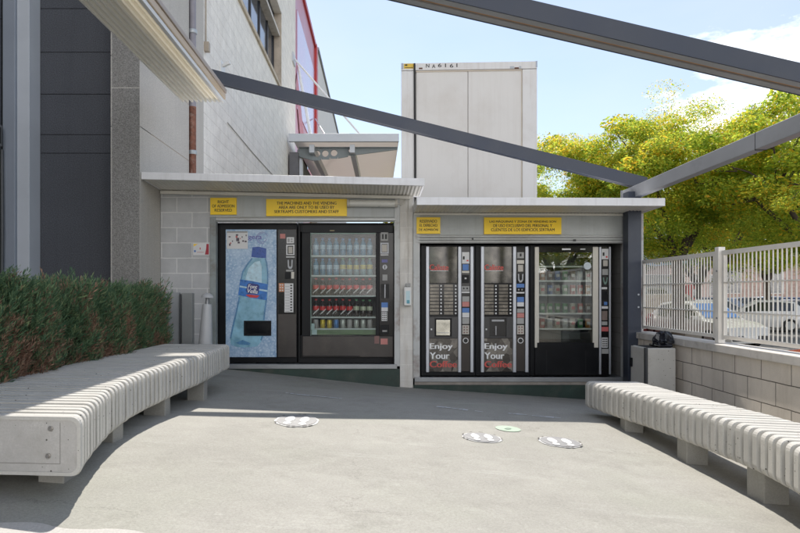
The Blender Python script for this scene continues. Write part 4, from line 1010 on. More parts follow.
# ------------------------------------------------------------------ awning strip and pergola
AW = thing('corrugated_awning', 'white corrugated awning strip with a tan edge overhead at the left', 'awning', (-2.1, 8.05, 3.6))
ax0, ax1, ay0, ay1, az = -2.50, -2.00, -3.0, 8.05, 3.66
b_ = MB(); n = 9; rows = []
for i in range(n*6+1):
    ph = (i % 6)/6; x = lerp(ax0, ax1+.02, i/(n*6)); dz = .020*(1 if ph < .34 else (-1 if .5 <= ph < .84 else 0))
    e = .03*(1 if ph < .4 else 0)
    rows.append(((x,ay0,az+dz),(x,ay1-e,az+dz)))
b_.add([p for r_ in rows for p in r_], [(2*i,2*i+1,2*i+3,2*i+2) for i in range(len(rows)-1)])
aws = b_.build('corrugated_sheet', translucent_mat('white_corrugated', (.88,.85,.77), .45), AW)
sm_ = aws.modifiers.new('thick', 'SOLIDIFY'); sm_.thickness = .004
b_ = MB()
for y in (-2.5, 1.2, 4.9): b_.box(ax0, ax1+.02, y, y+.05, az+.03, az+.10)
b_.build('purlins', bluegrey, AW)
b_ = MB(); b_.box(ax1+.022, ax1+.060, ay0, ay1+.02, az-.03, az+.015); b_.build('white_lip', white_plastic, AW, .004)
b_ = MB(); b_.box(ax1+.030, ax1+.072, ay0, ay1+.03, az+.017, az+.095); b_.build('tan_fascia', mat('tan_fascia', (.52,.40,.27), .45, var=.06, scale=2), AW, .008)
b_ = MB(); b_.box(ax1+.020, ax1+.085, ay0, ay1+.035, az+.097, az+.150); b_.build('taupe_gutter', mat('taupe_gutter', (.36,.30,.255), .5, var=.06), AW, .006)
b_ = MB()
for y in (-2.2, 1.0): b_.box(ax0-.09, ax0-.02, y, y+.07, zg(-2.5,y)-.1, az+.09)
b_.build('post', bluegrey, AW)

PG = thing('pergola', 'dark steel pergola with sloping beams and a square column at the right', 'pergola', (3.34, 8.1, 0))
cy0, cy1 = 8.05, 8.22
b_ = MB(); b_.box(fx(628,cy0), fx(641.5,cy0), cy0, cy1, -.6, 2.50); b_.build('column', beam_dark, PG, .006)
b_ = MB(); b_.add([], [])
for z in (1.18, 1.02): b_.tube([(fx(638.5,cy0),cy0-.004,z),(fx(638.5,cy0),cy0+.002,z)], .012, 8)
b_.build('bolt', silver, PG)
def channel(name, a, b, w, h, m, strip=None):
    """a C-shaped beam open at the bottom: web towards the camera, flange on top, lip below"""
    a = Vector(a); b = Vector(b); up = Vector((0,0,1)); d = (b-a).normalized(); r = d.cross(up).normalized(); u = r.cross(d)
    b_ = MB()
    def part(o1, o2, w_, h_): b_.bar(a+r*o1+u*o2, b+r*o1+u*o2, w_, h_)
    tk = .012
    part(w/2-tk/2, 0, tk, h)            # web facing -y
    part(-w/2+tk/2, 0, tk, h)
    part(0, h/2-tk/2, w-2*tk-.004, tk)
    lw_ = .040 if not strip else w/2-tk-.020
    if strip: o = b_.build(name, m, PG); b_ = MB()
    part(w/2-tk-.001-lw_/2, -h/2+tk/2+.002, lw_, tk); part(-w/2+tk+.001+lw_/2, -h/2+tk/2+.002, lw_, tk)
    o = b_.build(name if not strip else 'bottom_flange', m if not strip else beam_grey, PG)
    if strip:
        s_ = MB(); s_.bar(a-u*(h/2-.020), b-u*(h/2-.020), .060, .010); s_.build('timber_strip', strip, PG)
    return o
ya = 8.40; sa_ = FOC/ya
ra = Vector(((640-VX)/sa_, ya, EYE+(VY-182.8)/sa_)); la = Vector((-2.25, ya, ra.z+.2485*(ra.x+2.25)))
channel('rafter', la, ra+Vector((.06,0,-.015)), .12, .155, beam_dark)
strip_mat = mat('orange_timber', (.50,.29,.16), .6, var=.1)
pr = at(868, 95.6, 4.40); pL = at(380, -18, 4.28); dl = (pL-pr).normalized()
channel('rafter', pr+dl*((-2.1-pr.x)/dl.x), pr-dl*.05, .20, .128, beam_dark, strip_mat)
zC = 2.50
b_ = MB(); b_.bar((3.36,8.48,zC+.0),(3.36,-3.0,zC+.10),.10,.15); b_.build('purlin', beam_grey, PG, .006)
b_ = MB(); b_.box(3.30,3.42,8.485,8.50,zC-.08,zC+.08); b_.build('end_plate', beam_grey, PG)
b_ = MB(); b_.box(3.28,3.44,-2.6,-2.43,-.6,zC); b_.build('column', beam_dark, PG)
MB().box(3.3092,3.4108,5.50,5.506,zC-.055,zC+.101).build('beam_joint', joint_dark, PG)

# ------------------------------------------------------------------ right boundary wall and fence
BW = thing('boundary_wall', 'low sand coloured block wall with a coping under the white fence', 'wall', (3.45, 3, 0))
b_ = MB(); b_.box(3.35, 3.55, -4.0, 8.25, -.9, .62); b_.build('block_courses', edge_block, BW)
b_ = MB(); y = -4.0
while y < 8.1:
    y2 = min(y+1.2, 8.24); b_.box(3.325, 3.58, y+.002, y2-.002, .622, .70); y = y2
b_.build('coping', coping_mat, BW, .006)
FN = thing('metal_fence', 'white painted steel bar fence standing on the low block wall', 'fence', (3.45, 3, .70))
fxp = 3.45
def fence_panel(y0, y1):
    b_ = MB()
    for z, h in ((.765,.035),(1.015,.012),(1.305,.012),(1.60,.042)): b_.box(fxp-.016, fxp+.016, y0, y1, z-h/2, z+h/2)
    n = int((y1-y0)/.060)
    for i in range(1, n):
        y = lerp(y0, y1, i/n); b_.tube([(fxp,y,.78),(fxp,y,1.585)], .0075, 6, False)
    for y in (y0+.018, y1-.018): b_.box(fxp-.015, fxp+.015, y-.018, y+.018, .74, 1.62)
    return b_.build('fence_panel', fence_white, FN)
posts = [8.19, 6.32, 4.2, 2.1, 0.0, -2.1, -4.0]
for a,c in zip(posts, posts[1:]): fence_panel(c+.06, a-.06)
for y in posts[1:]:
    b_ = MB(); b_.box(fxp-.035, fxp+.035, y-.036, y+.036, .70, 1.66); b_.build('fence_post', fence_white, FN, .005)
    b_ = MB()
    for z in (.95, 1.42):
        b_.tube([(fxp-.035,y-.012,z),(fxp-.043,y-.012,z)], .010, 6)
    b_.build('bolt', silver_dark, FN)

# ------------------------------------------------------------------ litter bin
bx0, bx1, by_, bz = 2.80, 3.30, 6.85, .60
LB = thing('litter_bin', 'square pitted concrete litter bin against the low wall', 'litter bin', (3.1, 7.05, zg(3.05,7)))
zb = zg(3.05,7)-.05; xs_ = fx(646, by_); bx1 = fx(676, by_)
MB().box(xs_+.012, bx1, by_, by_+.40, zb, bz).build('body', concrete_bench, LB, .012)
MB().box(xs_-.004, xs_+.011, by_+.03, by_+.40, zb, bz-.004).build('door', concrete_bench, LB, .006)
MB().box(xs_-.010, xs_+.016, by_-.010, by_+.028, zb, bz+.004).build('hinge_strip', mat('dark_steel', (.06,.065,.07), .5, metal=.4), LB)
MB().box(xs_-.022, xs_-.0045, by_+.345, by_+.385, .36, .46).build('latch', black, LB)
MB().box(xs_+.04, bx1-.03, by_+.04, by_+.37, bz-.02, bz+.003).build('liner_rim', black_flat, LB)
BG = thing('bin_bag', 'black plastic bag knotted out of the concrete bin top', 'bag', (fx(663,7), 7.0, bz))
b_ = MB(); c0 = Vector((fx(664,7.0), 7.02, bz+.06)); nu, nv = 18, 11; vs = []; rr = random.Random(3)
for j in range(nv+1):
    th = math.pi*j/nv
    for i in range(nu):
        ph = 2*math.pi*i/nu; r = 1+.22*math.sin(ph*5+j)*math.sin(th)+.16*(rr.random()-.5)
        vs.append(c0+Vector((.105*r*math.sin(th)*math.cos(ph), .085*r*math.sin(th)*math.sin(ph), .085*r*math.cos(th)+(.03 if th < 1 else 0))))
b_.add(vs, [(j*nu+i,j*nu+(i+1)%nu,(j+1)*nu+(i+1)%nu,(j+1)*nu+i) for j in range(nv) for i in range(nu)])
bag_m = mat('bag_plastic', (.010,.011,.016), .22, var=.3, scale=20); b_.build('bag', bag_m, BG)
b_ = MB(); b_.box(fx(655,7), fx(669,7), 6.90, 7.16, bz+.004, bz+.03); b_.build('bag_skirt', bag_m, BG, .01)
# ------------------------------------------------------------------ benches of precast concrete slats
def curve(pts, n):
    """even samples along a smooth curve through pts (x, y)"""
    P_ = [Vector((a,b)) for a,b in pts]; P_ = [2*P_[0]-P_[1]]+P_+[2*P_[-1]-P_[-2]]; dense = []
    for i in range(1, len(P_)-2):
        p0,p1,p2,p3 = P_[i-1:i+3]
        for k in range(24):
            t = k/24; dense.append(.5*((2*p1)+(p2-p0)*t+(2*p0-5*p1+4*p2-p3)*t*t+(3*p1-p0-3*p2+p3)*t**3))
    dense.append(P_[-2]); L = [0]
    for a,b in zip(dense, dense[1:]): L.append(L[-1]+(b-a).length)
    out = []; j = 0
    for i in range(n+1):
        s = L[-1]*i/n
        while j < len(L)-2 and L[j+1] < s: j += 1
        out.append(dense[j].lerp(dense[j+1], (s-L[j])/max(1e-9, L[j+1]-L[j])))
    return out, L[-1]
def rrect(w, h, r, seg=5):
    pts = []
    for cx_,cz_,a0 in ((w-r,-r,0),(r,-r,90),(r,-h+r,180),(w-r,-h+r,270)):
        for k in range(seg+1):
            a = math.radians(a0+90*k/seg); pts.append((cx_+r*math.cos(a)-0, cz_+r*math.sin(a)))
    return pts   # (across, down) starting at outer right, counter-clockwise; across 0 = first edge
def bench(label, F, Rr, top_fn, hgt, pitch, legs, near_first):
    Fp, L = curve(F, 8); n = int(L/pitch); Fp,_ = curve(F, n); Rp,_ = curve(Rr, n)
    mid = (Fp[n//2]+Rp[n//2])/2
    t = thing('slatted_bench', label, 'bench', (mid.x, mid.y, zg(mid.x, mid.y)))
    b_ = MB(); core = MB(); prev = None; fill = .63; jr = random.Random(5)
    for i in range(n):
        ends = []
        for s_ in (0, fill):
            f = Fp[i].lerp(Fp[i+1], s_); r = Rp[i].lerp(Rp[i+1], s_); ends.append((f, r))
        z = top_fn(i/n)+(jr.random()-.5)*.003
        # rounded-rectangle slat
        rings = []
        jx = (jr.random()-.5)*.006
        for f, r in ends:
            w = (r-f).length; d = (r-f)/w; pr_ = rrect(w, hgt, .045)
            rings.append([(f.x+d.x*(a+jx), f.y+d.y*(a+jx), z+c) for a,c in pr_])
        # soften the slat edges by a small chamfer ring at each face
        def inset(ring, f, r, k):
            c = Vector(((f.x+r.x)/2,(f.y+r.y)/2,z-hgt/2)); out = []
            for p in ring:
                v = Vector(p)-c; out.append(tuple(c+v*(1-k/max(v.length,.01))))
            return out
        fa, ra_ = ends[0]; fb, rb_ = ends[1]
        e = .005
        def lerp_ring(t_): return [tuple(Vector(a).lerp(Vector(b), t_)) for a,b in zip(rings[0],rings[1])]
        lw = (fb-fa).length or .05; tt = min(.3, e/lw)
        RS = [inset(rings[0], fa, ra_, e), lerp_ring(tt), lerp_ring(1-tt), inset(rings[1], fb, rb_, e)]
        m_ = len(RS[0]); vs = [p for q in RS for p in q]; fs = []
        for k in range(3):
            for q in range(m_): fs.append((k*m_+q, k*m_+(q+1)%m_, (k+1)*m_+(q+1)%m_, (k+1)*m_+q))
        b_.add(vs, fs, False)
        endface = (near_first and i == 0) or (not near_first and i == n-1)
        b_.add(RS[0], [tuple(range(m_))[::-1]]); b_.add(RS[3], [tuple(range(m_))])
    b_.build('slats', concrete_bench, t)
    # spine joining the slats, set back; its dark colour paints the shade in the gaps
    rings = []
    for i in range(n):
        f, r = Fp[i].lerp(Fp[i+1], .12), Rp[i].lerp(Rp[i+1], .12); w = (r-f).length; d = (r-f)/w; z = top_fn(i/n)
        rings.append([(f.x+d.x*a, f.y+d.y*a, z+c) for a,c in ((.075,-.070),(w-.07,-.070),(w-.07,-hgt+.06),(.075,-hgt+.06))])
    for k in range(len(rings)-1):
        core.add(rings[k]+rings[k+1], [(q,(q+1)%4,4+(q+1)%4,4+q) for q in range(4)])
    core.build('spine', mat('gap_shade_concrete', (.085,.08,.07), .9, var=.15, scale=9), t)
    for (x, y, w, dpt, rot) in legs:
        lb = MB(); ca, sa = math.cos(rot), math.sin(rot); zt = 1e9
        best = min(range(n), key=lambda i_: (Fp[i_]-Vector((x,y))).length); zt = top_fn(best/n)-hgt+.03; zb_ = zg(x,y)-.03
        pts = [(x+ca*a-sa*c, y+sa*a+ca*c) for a,c in ((-w/2,-dpt/2),(w/2,-dpt/2),(w/2,dpt/2),(-w/2,dpt/2))]
        lb.hexa([(a,c,zb_) for a,c in pts]+[(a,c,zt) for a,c in pts]); lb.build('leg', concrete_leg, t, .006)
    return t, Fp, Rp
LF = [(-1.335,2.865),(-1.4575,3.31),(-1.575,3.9),(-1.61,4.5),(-1.60,5.2),(-1.575,5.9),(-1.595,6.886)]
LR = [(-2.16,2.93),(-2.28,3.35),(-2.40,3.95),(-2.44,4.5),(-2.44,5.2),(-2.40,5.9),(-2.36,6.95)]
ltop = lambda s_: .640+.003*s_
legsL = [(-1.615,3.20,.13,.14,.0),(-1.725,4.02,.17,.13,-.1),(-1.745,5.02,.17,.13,0),(-1.715,6.05,.16,.13,0)]
BL, Fp, Rp = bench('curved slatted concrete bench in front of the hedge at the left', LF, LR, ltop, .272, .083, legsL, True)
# end panel with two bolts
def endpanel():
    f, r = Fp[0], Rp[0]; w = (r-f).length; d = Vector(((r-f).x/w, (r-f).y/w, 0)); nrm = Vector((d.y, -d.x, 0))
    if nrm.y > 0: nrm = -nrm
    z = ltop(0); hgt = .272
    def pt(a, c, o): return Vector((f.x,f.y,z))+d*a+Vector((0,0,-c))+nrm*o
    # raised lip: rounded ring round a recessed panel
    outer = [(a,-c) for a,c in rrect(w, hgt, .045)]; inner = [(.018+a*(w-.036)/w, .018+(-c)*(hgt-.036)/hgt) for a,c in rrect(w, hgt, .04)]
    m_ = len(outer); b_ = MB()
    vs = [pt(a,c,.0) for a,c in outer]+[pt(a,c,.014) for a,c in [(w/2+(a-w/2)*.996, hgt/2+(c-hgt/2)*.985) for a,c in outer]]+[pt(a,c,.014) for a,c in inner]+[pt(a,c,.002) for a,c in inner]
    fs = [(k*m_+q, k*m_+(q+1)%m_, (k+1)*m_+(q+1)%m_, (k+1)*m_+q) for k in range(3) for q in range(m_)]
    b_.add(vs, fs); b_.build('end_rim', concrete_bench, BL)
    b_ = MB(); b_.add([pt(a,c,.0075) for a,c in inner], [tuple(range(m_))]); b_.build('end_panel', concrete_panel, BL)
    b_ = MB()
    def strip(a0,c0,a1,c1): b_.add([pt(a0,c0,.0082),pt(a1,c0,.0082),pt(a1,c1,.0082),pt(a0,c1,.0082)], [(0,1,2,3)])
    strip(.100,.03,.1025,.218); strip(.1025,.216,.6,.2185); b_.build('panel_seam', mat('seam_grey', (.20,.19,.17), .9), BL)
    b_ = MB()
    for a,c in ((.146,.058),(.158,.182)):
        b_.tube([pt(a,c,.006),pt(a,c,.020)], [.010,.007], 10)
        b_.tube([pt(a,c,.006),pt(a,c,.0105)], .013, 12)
    b_.build('bolt', bolt_mat, BL)
endpanel()
RF = [(2.0,6.03),(2.07,5.45),(2.135,4.95),(2.165,4.45),(2.18,4.0),(2.17,3.6),(2.12,3.25),(2.03,2.8),(1.88,2.2)]
RB = [(2.52,6.0),(2.54,5.45),(2.56,4.95),(2.58,4.45),(2.60,4.0),(2.60,3.6),(2.58,3.2),(2.52,2.7),(2.40,2.05)]
rtop = lambda s_: lerp(.357, .44, min(1, s_*1.25))
legsR = [(2.20,5.42,.15,.16,-.12),(2.27,4.52,.15,.16,-.05),(2.30,3.70,.15,.16,.04),(2.16,2.6,.15,.16,.2)]
BR, Fq, Rq = bench('curved slatted concrete bench in the sun beside the low wall', RF, RB, rtop, .252, .0915, legsR, False)

# ------------------------------------------------------------------ hedge
H = thing('hedge', 'long juniper hedge with browned lower twigs behind the left bench', 'hedge', (-2.9, 5, zg(-2.9,5)))
green = leaf_mat('juniper_green', [(0,(.07,.14,.08)),(.5,(.125,.215,.115)),(.85,(.20,.30,.15)),(1,(.30,.35,.17))], .25, .6)
brown = leaf_mat('juniper_brown', [(0,(.17,.10,.07)),(.5,(.34,.20,.135)),(.85,(.47,.30,.21)),(1,(.24,.22,.14))], .2, .75)
hr = random.Random(21)
def spray(b_, p, d, L, n):
    d = d.normalized(); side = d.cross(Vector((hr.random()-.5, hr.random()-.5, hr.random()-.5))).normalized(); up = d.cross(side)
    for k in range(n):
        t = (k+.4)/n; base = p+d*L*t*.8; a = hr.random()*6.28
        o = (side*math.cos(a)+up*math.sin(a))
        q = d*(.75+.5*t)+o*(.85-.5*t); q.normalize(); l = L*(.38-.20*t)*(.7+.6*hr.random()); w = l*.080
        s = q.cross(Vector((hr.random()-.5,hr.random()-.5,hr.random()-.5))).normalized()*w
        b_.v += [tuple(base-s*.5), tuple(base+q*l*.55-s), tuple(base+q*l), tuple(base+q*l*.55+s)]
        m_ = len(b_.v); b_.f.append((m_-4,m_-3,m_-2,m_-1)); b_.sm.append(False)
gmb, dmb, smb = MB(), MB(), MB()
hy0, hy1 = 2.2, 7.28
def h_top(x, y): return 1.13+.06*math.sin(y*3.1+x)+.055*math.sin(y*7.3+1+x*3)+.055*math.sin(y*13.7+x*5)+(.03 if y < 4.6 else 0)-(.0 if y < 6.9 else (y-6.9)*.16)
def h_front(y): return -2.43-.03*math.sin(y*4.1)-.035*math.sin(y*9.3)-(.0 if y < 6.8 else (y-6.8)*.15)
for i in range(17500):
    y = hy0+(hy1-hy0)*hr.random(); top = h_top(0,y); fr = h_front(y); zb = zg(-2.5,y)
    r = hr.random()
    if r < .50:      # front face
        z = zb+.15+(top-zb-.15)*hr.random(); bulge = .10*math.sin(math.pi*min(1,(z-zb)/(top-zb)))
        x = fr+bulge-.05-.14*hr.random(); d = Vector((.55+.3*hr.random(), -.35+.6*(hr.random()-.5), .75+.3*hr.random()))
    elif r < .88:    # top
        x = fr-.85*hr.random(); z = h_top(x,y)-.03-.10*hr.random(); d = Vector((.3*(hr.random()-.4), .45*(hr.random()-.5), 1.3))
        if x > fr-.1: d.x += .4
    elif r < .95:    # far end
        x = fr-.8*hr.random(); y = hy1-.08*hr.random(); z = zb+.2+(top-zb-.2)*hr.random(); d = Vector((.2,.5,.8))
    else:
        x = fr-.9*hr.random(); y = hy0; z = zb+.2+(top-zb-.2)*hr.random(); d = Vector((.1,-.6,.8))
    hfrac = (z-zb)/(top-zb); clump = math.sin(y*4.2+1.3+z*2)*.20+math.sin(y*9.7+z*7)*.20
    dead = hr.random() < (1.05-1.10*hfrac+clump if r < .5 else .14+clump*.5)
    L = (.10+.10*hr.random()+(.08*hr.random() if r >= .5 and hr.random() < .55 else 0))*(1 if not dead else .9)
    spray(dmb if dead else gmb, Vector((x,y,z)), d, L, 13)
for i in range(260):
    y = hy0+(hy1-hy0)*hr.random(); zb = zg(-2.6,y); x0 = h_front(y)-.15-.45*hr.random(); zt = zb+.45+.45*hr.random()
    smb.tube([(x0-.1,y,zb),(x0,y+.05*hr.random(),lerp(zb,zt,.5)),(h_front(y)+.02*hr.random(),y+.15*(hr.random()-.5),zt)], [.011,.007,.003], 4, False)
gmb.build('green_foliage', green, H, recalc=False); dmb.build('brown_foliage', brown, H, recalc=False)
twig = mat('dry_twig', (.09,.06,.042), .9, var=.3); smb.build('twigs', twig, H)
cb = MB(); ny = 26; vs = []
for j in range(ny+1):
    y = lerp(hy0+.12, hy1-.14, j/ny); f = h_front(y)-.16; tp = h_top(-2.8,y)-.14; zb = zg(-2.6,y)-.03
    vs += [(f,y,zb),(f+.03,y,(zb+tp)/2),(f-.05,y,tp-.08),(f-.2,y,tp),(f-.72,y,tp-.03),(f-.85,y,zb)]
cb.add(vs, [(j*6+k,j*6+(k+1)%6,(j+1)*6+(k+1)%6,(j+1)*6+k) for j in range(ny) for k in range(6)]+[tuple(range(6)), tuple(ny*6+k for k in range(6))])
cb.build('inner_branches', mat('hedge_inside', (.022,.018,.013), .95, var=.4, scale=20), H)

# ------------------------------------------------------------------ floor stickers and tape residue
st_grey = mat('worn_grey_sticker', (.25,.25,.255), .6, var=.12, scale=22, dirt=(.45,.44,.43), dirt_amt=.5)
st_white = mat('sticker_white', (.78,.78,.77), .5, var=.03)
st_green = mat('pale_green_sticker', (.38,.50,.38), .6, var=.1, scale=20, dirt=(.42,.41,.36), dirt_amt=.5)
def flat_poly(b_, pts, dz):
    c = (sum(p[0] for p in pts)/len(pts), sum(p[1] for p in pts)/len(pts)); n = len(pts)
    vs = [(x,y,zg(x,y)+dz) for x,y in pts]+[(c[0],c[1],zg(*c)+dz)]
    b_.add(vs, [(i,(i+1)%n,n) for i in range(n)])
def sticker(px, py, wpx, hpx, label, green=False, seed=0):
    rr = random.Random(seed); x, y = ground_at(px, py); rx = wpx/2*y/FOC
    xa, ya_ = ground_at(px, py-hpx/2); xb, yb_ = ground_at(px, py+hpx/2); ry = abs(ya_-yb_)/2; ry = lerp(ry, rx, .35)
    t = thing('floor_sticker', label, 'sticker', (x,y,zg(x,y)))
    def ell(k, j=0.0, n=44): return [(x+rx*k*math.cos(a)*(1+j*(rr.random()-.5)), y+ry*k*math.sin(a)*(1+j*(rr.random()-.5))) for a in [2*math.pi*i/n for i in range(n)]]
    if green:
        b_ = MB(); flat_poly(b_, ell(1,.05), .0042); b_.build('disc', st_green, t)
        b_ = MB(); flat_poly(b_, [(x-rx*.35,y-.02),(x-rx*.1,y-.035),(x+rx*.15,y-.02),(x+rx*.3,y+.01),(x,y+.03)], .0075); b_.build('faded_mark', mat('faded_green_mark', (.24,.32,.25), .7), t)
        return
    b_ = MB(); flat_poly(b_, ell(1,.07), .0042); b_.build('border', st_white, t)
    b_ = MB(); flat_poly(b_, ell(.93,.03), .0075); b_.build('disc', st_grey, t)
    b_ = MB()
    for s_ in (-1,1):
        fx_, fy_ = x+s_*rx*.34, y
        flat_poly(b_, [(fx_+.21*rx*math.cos(a)*(1-.18*math.sin(a)), fy_+ry*.16+.46*ry*math.sin(a)) for a in [2*math.pi*i/20 for i in range(20)]], .0105)
        flat_poly(b_, [(fx_+.17*rx*math.cos(a), fy_-ry*.55+.22*ry*math.sin(a)) for a in [2*math.pi*i/16 for i in range(16)]], .0105)
    b_.build('footprints', st_white, t)
    b_ = MB()
    for k in range(9):
        a = rr.random()*6.28; l = .10+.12*rr.random()
        q = [(x+rx*kk*math.cos(aa), y+ry*kk*math.sin(aa)) for aa in (a,a+l*.5,a+l) for kk in (1.03,)]+[(x+rx*kk*math.cos(aa), y+ry*kk*math.sin(aa)) for aa in (a+l,a+l*.5,a) for kk in (.955,)]
        flat_poly(b_, q, .0110)
    b_.build('torn_edge', mat('torn_dark_edge', (.07,.06,.055), .8), t)
sticker(297, 421, 43, 14.5, 'worn round footprint sticker nearest the left bench', seed=1)
sticker(482, 438, 39, 9.5, 'worn round footprint sticker in the middle of the three', seed=2)
sticker(560, 442.5, 42, 10, 'worn round footprint sticker nearest the right bench', seed=3)
sticker(508, 429, 25, 5.5, 'small pale green round sticker on the ground beside the footprints', True, 4)
tape = mat('tape_residue', (.60,.62,.65), .7, var=.1)
for (a, b, lab, sd) in (((285.5,393.2),(341,398.6),'faded white tape line on the ground before the drinks machine',1),((437,406.6),(488.5,413),'faded white tape line on the ground before the coffee machines',2),((508.5,413.6),(560,418.4),'faded white tape line on the ground before the snack machine',3)):
    rr = random.Random(sd); b_ = MB(); p = Vector(ground_at(*a)); q = Vector(ground_at(*b)); d = (q-p).normalized(); nn = Vector((-d.y,d.x)); L = (q-p).length
    s = 0
    while s < L:
        l = .02+.06*rr.random(); wv = .010+.022*rr.random(); c = p+d*s+nn*(rr.random()-.5)*.012
        if rr.random() < .78: flat_poly(b_, [tuple(c-nn*wv*rr.random()), tuple(c+d*l*.5-nn*wv*.7), tuple(c+d*l-nn*wv*rr.random()), tuple(c+d*l+nn*wv*rr.random()), tuple(c+d*l*.5+nn*wv*.6), tuple(c+nn*wv*rr.random())], .0045)
        s += l
    o = b_.build('tape_line', tape, None, loc=(p.x,p.y,zg(p.x,p.y))); tag(o, lab, 'tape line')
# ------------------------------------------------------------------ trees
bark = mat('grey_bark', (.085,.065,.05), .95, var=.35, scale=9, bmp=.5, bscale=30, world=False)
yleaf = leaf_mat('yellow_green_leaf', [(0,(.20,.33,.045)),(.35,(.34,.46,.055)),(.7,(.52,.60,.07)),(1,(.68,.70,.09))], .66, .6)
ybloom = leaf_mat('golden_bloom', [(0,(.62,.58,.06)),(.5,(.78,.64,.06)),(.85,(.84,.58,.05)),(1,(.80,.44,.05))], .62, .6)
gleaf = leaf_mat('green_leaf', [(0,(.035,.075,.018)),(.4,(.07,.125,.025)),(.75,(.13,.18,.03)),(1,(.28,.26,.04))], .45, .6)
def make_tree(label, seed, height, rad, trunk_r, crown_lo, n_leaf, leaf, cat='tree', bloom=None, squash=1.0):
    tr = random.Random(seed); t = thing('broadleaf_tree', label, cat, (0,0,0)); b_ = MB()
    fork = crown_lo*.92
    b_.tube([(0,0,-.3),(.02,.01,.15),(.04,-.02,fork*.5),(.0,.03,fork)], [trunk_r*1.35,trunk_r*1.05,trunk_r*.92,trunk_r*.82], 10)
    tips = []
    nb = 6
    for i in range(nb):
        a = 2*math.pi*i/nb+tr.random()*.7; r1 = rad*(.35+.25*tr.random()); z1 = lerp(fork,height,.32+.25*tr.random())
        p0 = Vector((0,.03,fork-.05)); p1 = Vector((math.cos(a)*r1*.5, math.sin(a)*r1*.5, lerp(fork,z1,.55))); p2 = Vector((math.cos(a)*r1, math.sin(a)*r1, z1))
        b_.tube([p0,p1,p2], [trunk_r*.55,trunk_r*.38,trunk_r*.24], 7)
        for k in range(4):
            a2 = a+(tr.random()-.5)*1.7; r2 = r1+rad*(.25+.28*tr.random()); z2 = z1+(height-z1)*(tr.random()*.8)-.2*rad*(tr.random())
            p3 = Vector((math.cos(a2)*r2, math.sin(a2)*r2, z2)); b_.tube([p2,p2.lerp(p3,.5)+Vector((0,0,.12)),p3], [trunk_r*.22,trunk_r*.14,trunk_r*.05], 5); tips.append(p3)
            for q in range(2):
                p4 = p3+Vector(((tr.random()-.5),(tr.random()-.5),(tr.random()-.3)))*rad*.35; b_.tube([p3.lerp(p2,.3),p4], [trunk_r*.10,trunk_r*.03], 4); tips.append(p4)
    b_.build('trunk', bark, t)
    # clumps spread through the crown's volume
    cz = (height+crown_lo)/2; hz_ = (height-crown_lo)/2; clumps = []
    while len(clumps) < 230:
        u = Vector((tr.uniform(-1,1),tr.uniform(-1,1),tr.uniform(-1,1)))
        L = u.length
        if L > 1 or L < .35 or u.z > .86: continue
        wob = 1+.12*math.sin(u.x*5+seed)+.11*math.sin(u.y*6+u.z*4+seed*2)
        p = Vector((u.x*rad*wob, u.y*rad*wob, cz+u.z*hz_*(wob if u.z > 0 else 1)*squash))
        if p.z < crown_lo-.3: continue
        clumps.append((p, rad*(.11+.10*tr.random())))
    for p in tips:
        if p.z < height*.90: clumps.append((p, rad*.13))
    lb = MB(); bl = MB(); per = n_leaf//len(clumps)
    for p, r in clumps:
        gold = min(.85, max(.04, tr.gauss(.19,.22)+.14*(p.z-cz)/hz_)); big = .55+1.0*tr.random()**1.5
        for k in range(per):
            while True:
                u = Vector((tr.uniform(-1,1),tr.uniform(-1,1),tr.uniform(-1,1)))
                if u.length < 1: break
            c = p+Vector((u.x*r*1.15, u.y*r*1.15, u.z*r*.62)); s = (.028+.030*tr.random())*big
            ax = Vector((u.x+tr.uniform(-.8,.8), u.y+tr.uniform(-.8,.8), tr.uniform(-.9,.35))).normalized()
            sd = ax.cross(Vector((tr.uniform(-1,1),tr.uniform(-1,1),tr.uniform(-.2,1.2)))).normalized()*s*.42
            q_ = bl if bloom and tr.random() < gold else lb; V, F = q_.v, q_.f; i0 = len(V); V += [tuple(c-ax*s*.9), tuple(c+sd), tuple(c+ax*s*1.1), tuple(c-sd)]; F.append((i0,i0+1,i0+2,i0+3))
    lb.sm = [False]*len(lb.f); lb.build('crown', leaf, t, recalc=False)
    if bloom: bl.sm = [False]*len(bl.f); bl.build('blossom', bloom, t, recalc=False)
    return t
GZ = -.62
T1 = make_tree('golden tree with a thick trunk right behind the fence', 3, 7.35, 2.9, .19, 2.9, 110000, yleaf, bloom=ybloom); T1.location = (8.75, 18.3, GZ)
T2 = make_tree('golden tree rising between the container and the pergola column', 8, 7.35, 2.9, .18, 2.3, 100000, yleaf, bloom=ybloom); T2.location = (6.7, 21.5, GZ)
for o in (T1,T2): o['group'] = 'golden trees beyond the fence'
def tc(src, loc, rot, sc, label):
    o = copy_thing(src, loc, rot, label, sc); o['group'] = 'golden trees beyond the fence'; return o
tc(T1, (11.0, 15.6, GZ), 2.2, (1.0,1.0,.93), 'nearest golden tree filling the right edge of the photo')
tc(T2, (20.5, 33.0, GZ), 1.1, 1.12, 'golden tree with a thin leaning trunk behind the white hatchback')
tc(T1, (15.6, 28.5, GZ), 4.0, 1.1, 'golden tree in the second row above the parked cars')
tc(T2, (3.4, 27, GZ), 3.1, .98, 'golden tree mostly hidden behind the cream container')
tc(T1, (24, 34, GZ), 5.2, 1.15, 'far golden tree at the right end of the car park')
T3 = make_tree('dark green tree showing through gaps between the golden trees', 15, 8.0, 3.3, .2, 2.2, 40000, gleaf); T3.location = (12.2, 33, GZ)
tc(T3, (21, 41, GZ), 2.0, 1.05, 'dark green tree at the back of the car park')
# trees behind the viewer, mirrored in the machine glass
tc(T2, (7.5, -9, GZ), 2.4, 1.0, 'golden tree beyond the wall mirrored in the snack machine')

